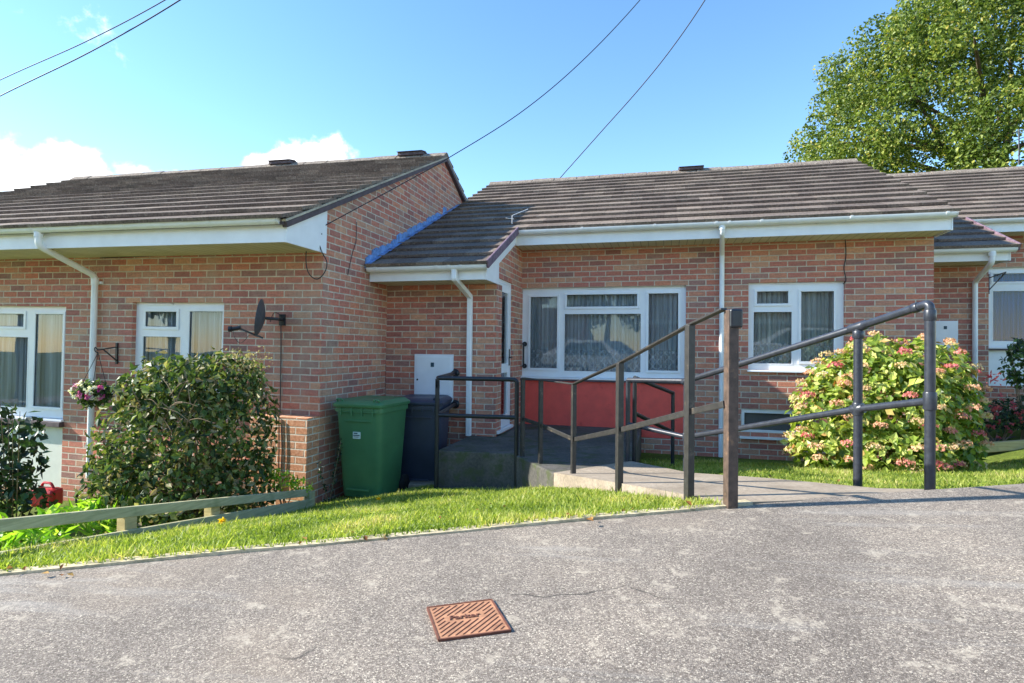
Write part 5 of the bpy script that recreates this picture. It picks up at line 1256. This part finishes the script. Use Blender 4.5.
# ------------------------------------------------------------------ grass
def inpoly(x, y, poly):
    c = np.zeros(len(x), bool); n = len(poly)
    for i in range(n):
        x1_, y1_ = poly[i][:2]; x2_, y2_ = poly[(i+1) % n][:2]
        k = ((y1_ > y) != (y2_ > y)) & (x < (x2_-x1_)*(y-y1_)/(y2_-y1_+1e-12)+x1_); c ^= k
    return c
path_poly = [(a_, b_) for a_, b_, _ in path_top]; plat_poly = [(-2.32,5.78),(-1.5,5.83),(-.925,5.035),(-.305,5.805),(-.28,8.22),(-2,8.22),(-2,6.9),(-2.32,6.9)]
zones = [([(-3.35,1.7),(-3.33,5.2),(-3.4,6.9),(-2.3,6.9),(-2.3,5.7),(-1.45,5.75),(-.9,5.0),(-.3,4.1),(.33,3.2),(.30,3.1),(-2.8,1.85),(-3.6,1.55)], 78000),
         ([(-.25,5.9),(-.25,7.6),(3.3,7.85),(4.4,8.2),(6.5,8.8),(9,9.5),(9,6.4),(3.5,4.4),(1.98,3.86),(1.3,4.05),(.8,4.55),(.25,5.25)], 70000),
         ([(-9,-.5),(-9,3.5),(-4.5,3.8),(-3.4,2.5),(-3.4,1.7)], 5000)]
allp = []
for poly, n in zones:
    px_ = np.array([q[0] for q in poly]); py_ = np.array([q[1] for q in poly])
    x = RNG.uniform(px_.min(), px_.max(), n*3); y = RNG.uniform(py_.min(), py_.max(), n*3)
    k = inpoly(x, y, poly) & ~inpoly(x, y, path_poly) & ~inpoly(x, y, plat_poly); x, y = x[k][:n], y[k][:n]; allp.append(np.c_[x, y])
gp = np.concatenate(allp); ky = np.array([kerb_y(x) for x in gp[:,0]]); gp = gp[gp[:,1] > ky-.012+.05*RNG.random(len(ky))]
gzv = GZ(gp[:,0], gp[:,1]); n = len(gp)
def fb_noise(x, y, s): return np.array([mn.noise(Vector((a*s, b*s, 0))) for a, b in zip(x, y)])
dn = fb_noise(gp[:,0], gp[:,1], 2.2)
ht = RNG.uniform(.014, .040, n)*(1+.5*dn)*np.where(RNG.random(n) < .03, 1.7, 1); aa = RNG.uniform(0, 2*PI, n); w_ = RNG.uniform(.0025, .005, n)
ln = RNG.uniform(.2, 1.0, n)*ht; la2 = RNG.uniform(0, 2*PI, n)
base = np.c_[gp, gzv-.004]; dx = np.c_[np.cos(aa)*w_, np.sin(aa)*w_, np.zeros(n)]; le_ = np.c_[np.cos(la2)*ln, np.sin(la2)*ln, ht]
V = np.stack([base-dx, base+dx, base+le_*np.array([.45,.45,.6])+dx*.7, base+le_*np.array([.45,.45,.6])-dx*.7, base+le_+dx*.1, base+le_-dx*.1], 1).reshape(-1,3)
M['grass'] = m_leaf('grass_blade', [(0, '#566a26'), (.3, '#778a36'), (.55, '#96a448'), (.8, '#b6b864'), (1, '#cdbb86')], .5, .4, .3)
go = np_mesh('grass', V, 6, [(0,1,2,3),(3,2,4,5)], M['grass'], np.clip(RNG.random(n)*.6+.45*dn+.2+.25*np.clip(fb_noise(gp[:,0]+40, gp[:,1], 6.0), 0, 1), 0, 1)); go['kind'] = 'stuff'; tag(go, 'short bright green lawn grass beside the road and path', 'grass')
# clover / broad weeds in the turf
k = RNG.choice(n, 9000); cp_ = np.c_[gp[k], gzv[k]+RNG.uniform(.005,.02,len(k))]; nd = np.tile(np.array([0,0,1.]), (len(k),1))
M['clover'] = m_leaf('clover', [(0, '#5f7a2a'), (.5, '#8ba040'), (1, '#b0b85c')], .5, .35, .3)
co = np_mesh('clover', leaves(cp_, nd, .016, .5, 0, .9, .05), 5, LF, M['clover'], RNG.random(len(k))); tag(co, 'small round clover leaves scattered through the lawn', 'clover', kind='stuff')
# fallen leaves
fl = []
for u, v in [(55,575),(48,573),(355,537),(382,534),(470,510),(440,520),(600,470),(560,515),(650,500),(20,566),(300,545),(770,477),(845,482),(590,520),(500,505),(620,512),(700,505)]:
    p_ = P(u, v, Y=3.0); 
    # march to the ground
    r = ray(u, v); t = 1.0
    while t < 12 and (r*t).z > (gz((r*t).x, (r*t).y) if (r*t).y > kerb_y((r*t).x) else ZR((r*t).x, (r*t).y))+.02: t += .02
    fl.append(list(r*t))
fl = np.array(fl); fl = np.repeat(fl, 2, 0)+RNG.normal(size=(len(fl)*2,3))*np.array([.03,.03,.004])
M['lf_fall'] = m_leaf('fallen_leaf', [(0, '#6b4326'), (.5, '#9a6a3c'), (1, '#c09a5c')], .7, .2, .2)
fo = np_mesh('fallen_leaves', leaves(fl, np.tile(np.array([0,0,1.]), (len(fl),1)), .03, .4, 0, .7), 5, LF, M['lf_fall'], RNG.random(len(fl))); tag(fo, 'dry brown fallen leaves scattered on the lawn', 'fallen leaves', kind='stuff')
# dandelions
M['yel'] = m_leaf('yellow_petal', [(0, '#e6b800'), (1, '#ffd83a')], .6, .3, .2)
for (u, v, lb) in ((379, 499, 'yellow dandelion flower in the grass in front of the green bin'), (222, 520, 'small yellow flower beside the left fence board')):
    r = ray(u, v); t = 1.0
    while t < 12 and (r*t).z > gz((r*t).x, (r*t).y)+.06: t += .01
    q = r*t; D = thing('dandelion', lb, 'flower', (q.x, q.y, q.z-.06))
    m = MB(); m.tube([(q.x, q.y, q.z-.08), (q.x, q.y, q.z)], .002, 5); m.build('stem', M['lf_lime'], D)
    cen = np.tile(np.array(q), (26,1)); dd = rand_dirs(26); dd[:,2] = abs(dd[:,2]); np_mesh('flower', leaves(cen, dd, .024, .2, 0, .5), 5, LF, M['yel'], RNG.random(26), D)

# ------------------------------------------------------------------ across the road (unseen houses, cars and trees added for the window reflections)
def reflection_house(x0, y0, w, label):  # unseen bungalow, added only to show in the window panes
    r = thing('bungalow', label, 'bungalow', (x0, y0, ZR(x0, y0)-.1)); z0 = ZR(x0, y0)-.4
    m = MB(); m.box(x0-w/2, x0+w/2, y0-7, y0, z0-1, z0+2.9); m.prism([(y0-7, z0+2.9), (y0, z0+2.9), (y0-3.5, z0+4.6)], 'x', x0-w/2, x0+w/2); m.build('wall', M['brickR'], r)
    V, R = tiles(x0-w/2-.15, x0+w/2+.15, y0+.5, z0+2.75, .47, 14, .31, -1); np_mesh('roof', np.array(V), 8, TF, M['tile'], np.array(R), r)
    m = MB(); m.box(x0-w/2, x0+w/2, y0+.42, y0+.5, z0+2.55, z0+2.75); m.build('fascia', M['fascia'], r)
    for dx in (-w*.28, w*.22):
        m = MB(); m.box(x0+dx-.9, x0+dx+.9, y0+.0, y0+.06, z0+1.2, z0+2.3); f = m.build('window', M['upvc'], r)
        for q in (-.44, .44):
            m = MB(); m.box(x0+dx+q-.38, x0+dx+q+.38, y0+.061, y0+.07, z0+1.28, z0+2.22); m.build('pane', M['navy'], f)
reflection_house(-9, -15, 9, 'unseen brick bungalow added across the road for reflections, the left one of the two')
reflection_house(3.5, -11, 8.5, 'unseen brick bungalow added across the road for reflections, the right one of the two')
M['carpaint'] = m_simple('white_car_paint', (.8,.8,.8), .25, 3, .03, 0); M['tail'] = m_simple('red_lens', hexc('#c81e2a'), .2, 10, .1, 0); M['carglass'] = m_simple('car_glass', hexc('#1c2226'), .1, 3, .1, 0)
def car(x, y, rot, label):  # unseen car, added only as a reflection for the windows
    z = ZR(x, y); r = thing('reflection_car', label, 'car', (x, y, z), 'cars added for the window reflections'); Mx = Matrix.Translation((x, y, z)) @ Matrix.Rotation(rot, 4, 'Z')
    def T(m): m.v = [tuple(Mx @ Vector(p)) for p in m.v]; return m
    prof = [(-2.0,.35,.78),(-1.98,.62,.82),(-1.9,.85,.84),(-1.15,.95,.85),(-.45,1.40,.66),(.9,1.45,.66),(1.65,1.02,.80),(1.95,.92,.82),(2.02,.55,.80),(2.0,.32,.78)]
    m = MB(); vs = []
    for px_, pz_, hw in prof: vs += [(px_, -hw, pz_), (px_, hw, pz_)]
    low = [(px_, s_*.84, .3) for px_, _, _ in prof for s_ in (-1, 1)]; belt = [(px_, s_*.86, min(pz_, .88)) for px_, pz_, _ in prof for s_ in (-1, 1)]; n = len(prof)
    m.add(vs+belt+low, [(2*i, 2*i+2, 2*i+3, 2*i+1) for i in range(n-1)]+[(2*n+2*i+s_, 2*n+2*i+2+s_, 2*i+2+s_, 2*i+s_) for i in range(n-1) for s_ in (0,1)]+[(4*n+2*i+s_, 4*n+2*i+2+s_, 2*n+2*i+2+s_, 2*n+2*i+s_) for i in range(n-1) for s_ in (0,1)]+[(4*n+2*i, 4*n+2*i+1, 4*n+2*i+3, 4*n+2*i+2) for i in range(n-1)])
    T(m).build('body', M['carpaint'], r)
    for s_ in (-1, 1):
        m = MB(); m.add([(-.85,s_*.865,.92),(.95,s_*.865,.92),(1.35,s_*.84,.95),(.85,s_*.70,1.36),(-.4,s_*.70,1.34)], [(0,1,2,3,4)]); T(m).build('side_window', M['carglass'], r)
        for px_ in (-1.25, 1.25):
            m = MB(); m.lathe((px_, s_*.80, .31), [(0,-.1),(.28,-.1),(.31,-.06),(.31,.08),(0,.1)], 18, axis=(0,1,0)); T(m).build('wheel', M['rubber'], r)
        m = MB(); m.box(1.93, 2.035, s_*.62-.14, s_*.62+.14, .62, .86); T(m).build('tail_light', M['tail'], r)
    m = MB(); m.add([(-1.10,-.70,.985),(-1.10,.70,.985),(-.50,.58,1.385),(-.50,-.58,1.385)], [(0,1,2,3)]); T(m).build('windscreen', M['carglass'], r)
car(-2.2, -4.6, math.radians(200), 'unseen white hatchback added across the road for reflections, the left one of the two')
car(4.8, -3.2, math.radians(203), 'unseen white hatchback added across the road for reflections, the right one of the two')
for i, (x, y, h_) in enumerate([(-16, -24, 8), (-3.5, -21, 8), (13, -19, 8), (-24, -13, 8), (-30, -24, 11), (-31, -11, 10), (-27, -17, 10), (-37, -15, 12)]):  # unseen trees, added to be reflected and block bright sky in the panes
    r = thing('tree', ('round green tree added for reflections far across the road behind the left bungalow', 'tall green tree added for reflections far across the road between the two bungalows', 'round green tree added for reflections far across the road, rightmost of them', 'low bushy tree added for reflections across the road at the far left', 'tall spreading tree added for reflections behind the low bushy one, far left', 'leafy tree added for reflections across the road at the far left, nearest the road', 'leafy tree added for reflections just behind the low bushy one across the road', 'tallest leafy tree added for reflections at the far left end across the road')[i], 'tree', (x, y, ZR(x, y)), 'trees added for the window reflections')
    m = MB(); m.tube([(x, y, ZR(x,y)-.2), (x+.1, y, h_*.5)], [.25, .1], 8); m.build('trunk', M['bark'], r)
    bb = [(x+random.uniform(-2,2), y+random.uniform(-2,2), h_*.55+random.uniform(-2,2.2), random.uniform(.9,1.5), random.uniform(.9,1.5), random.uniform(.8,1.3)) for _ in range(26)]
    p, d = blob_points(5000, bb, .3); np_mesh('crown', leaves(p, d, .3, .7, .2, .8, .1, .2), 5, LF, M['lf_oak'], RNG.random(len(p)), r)
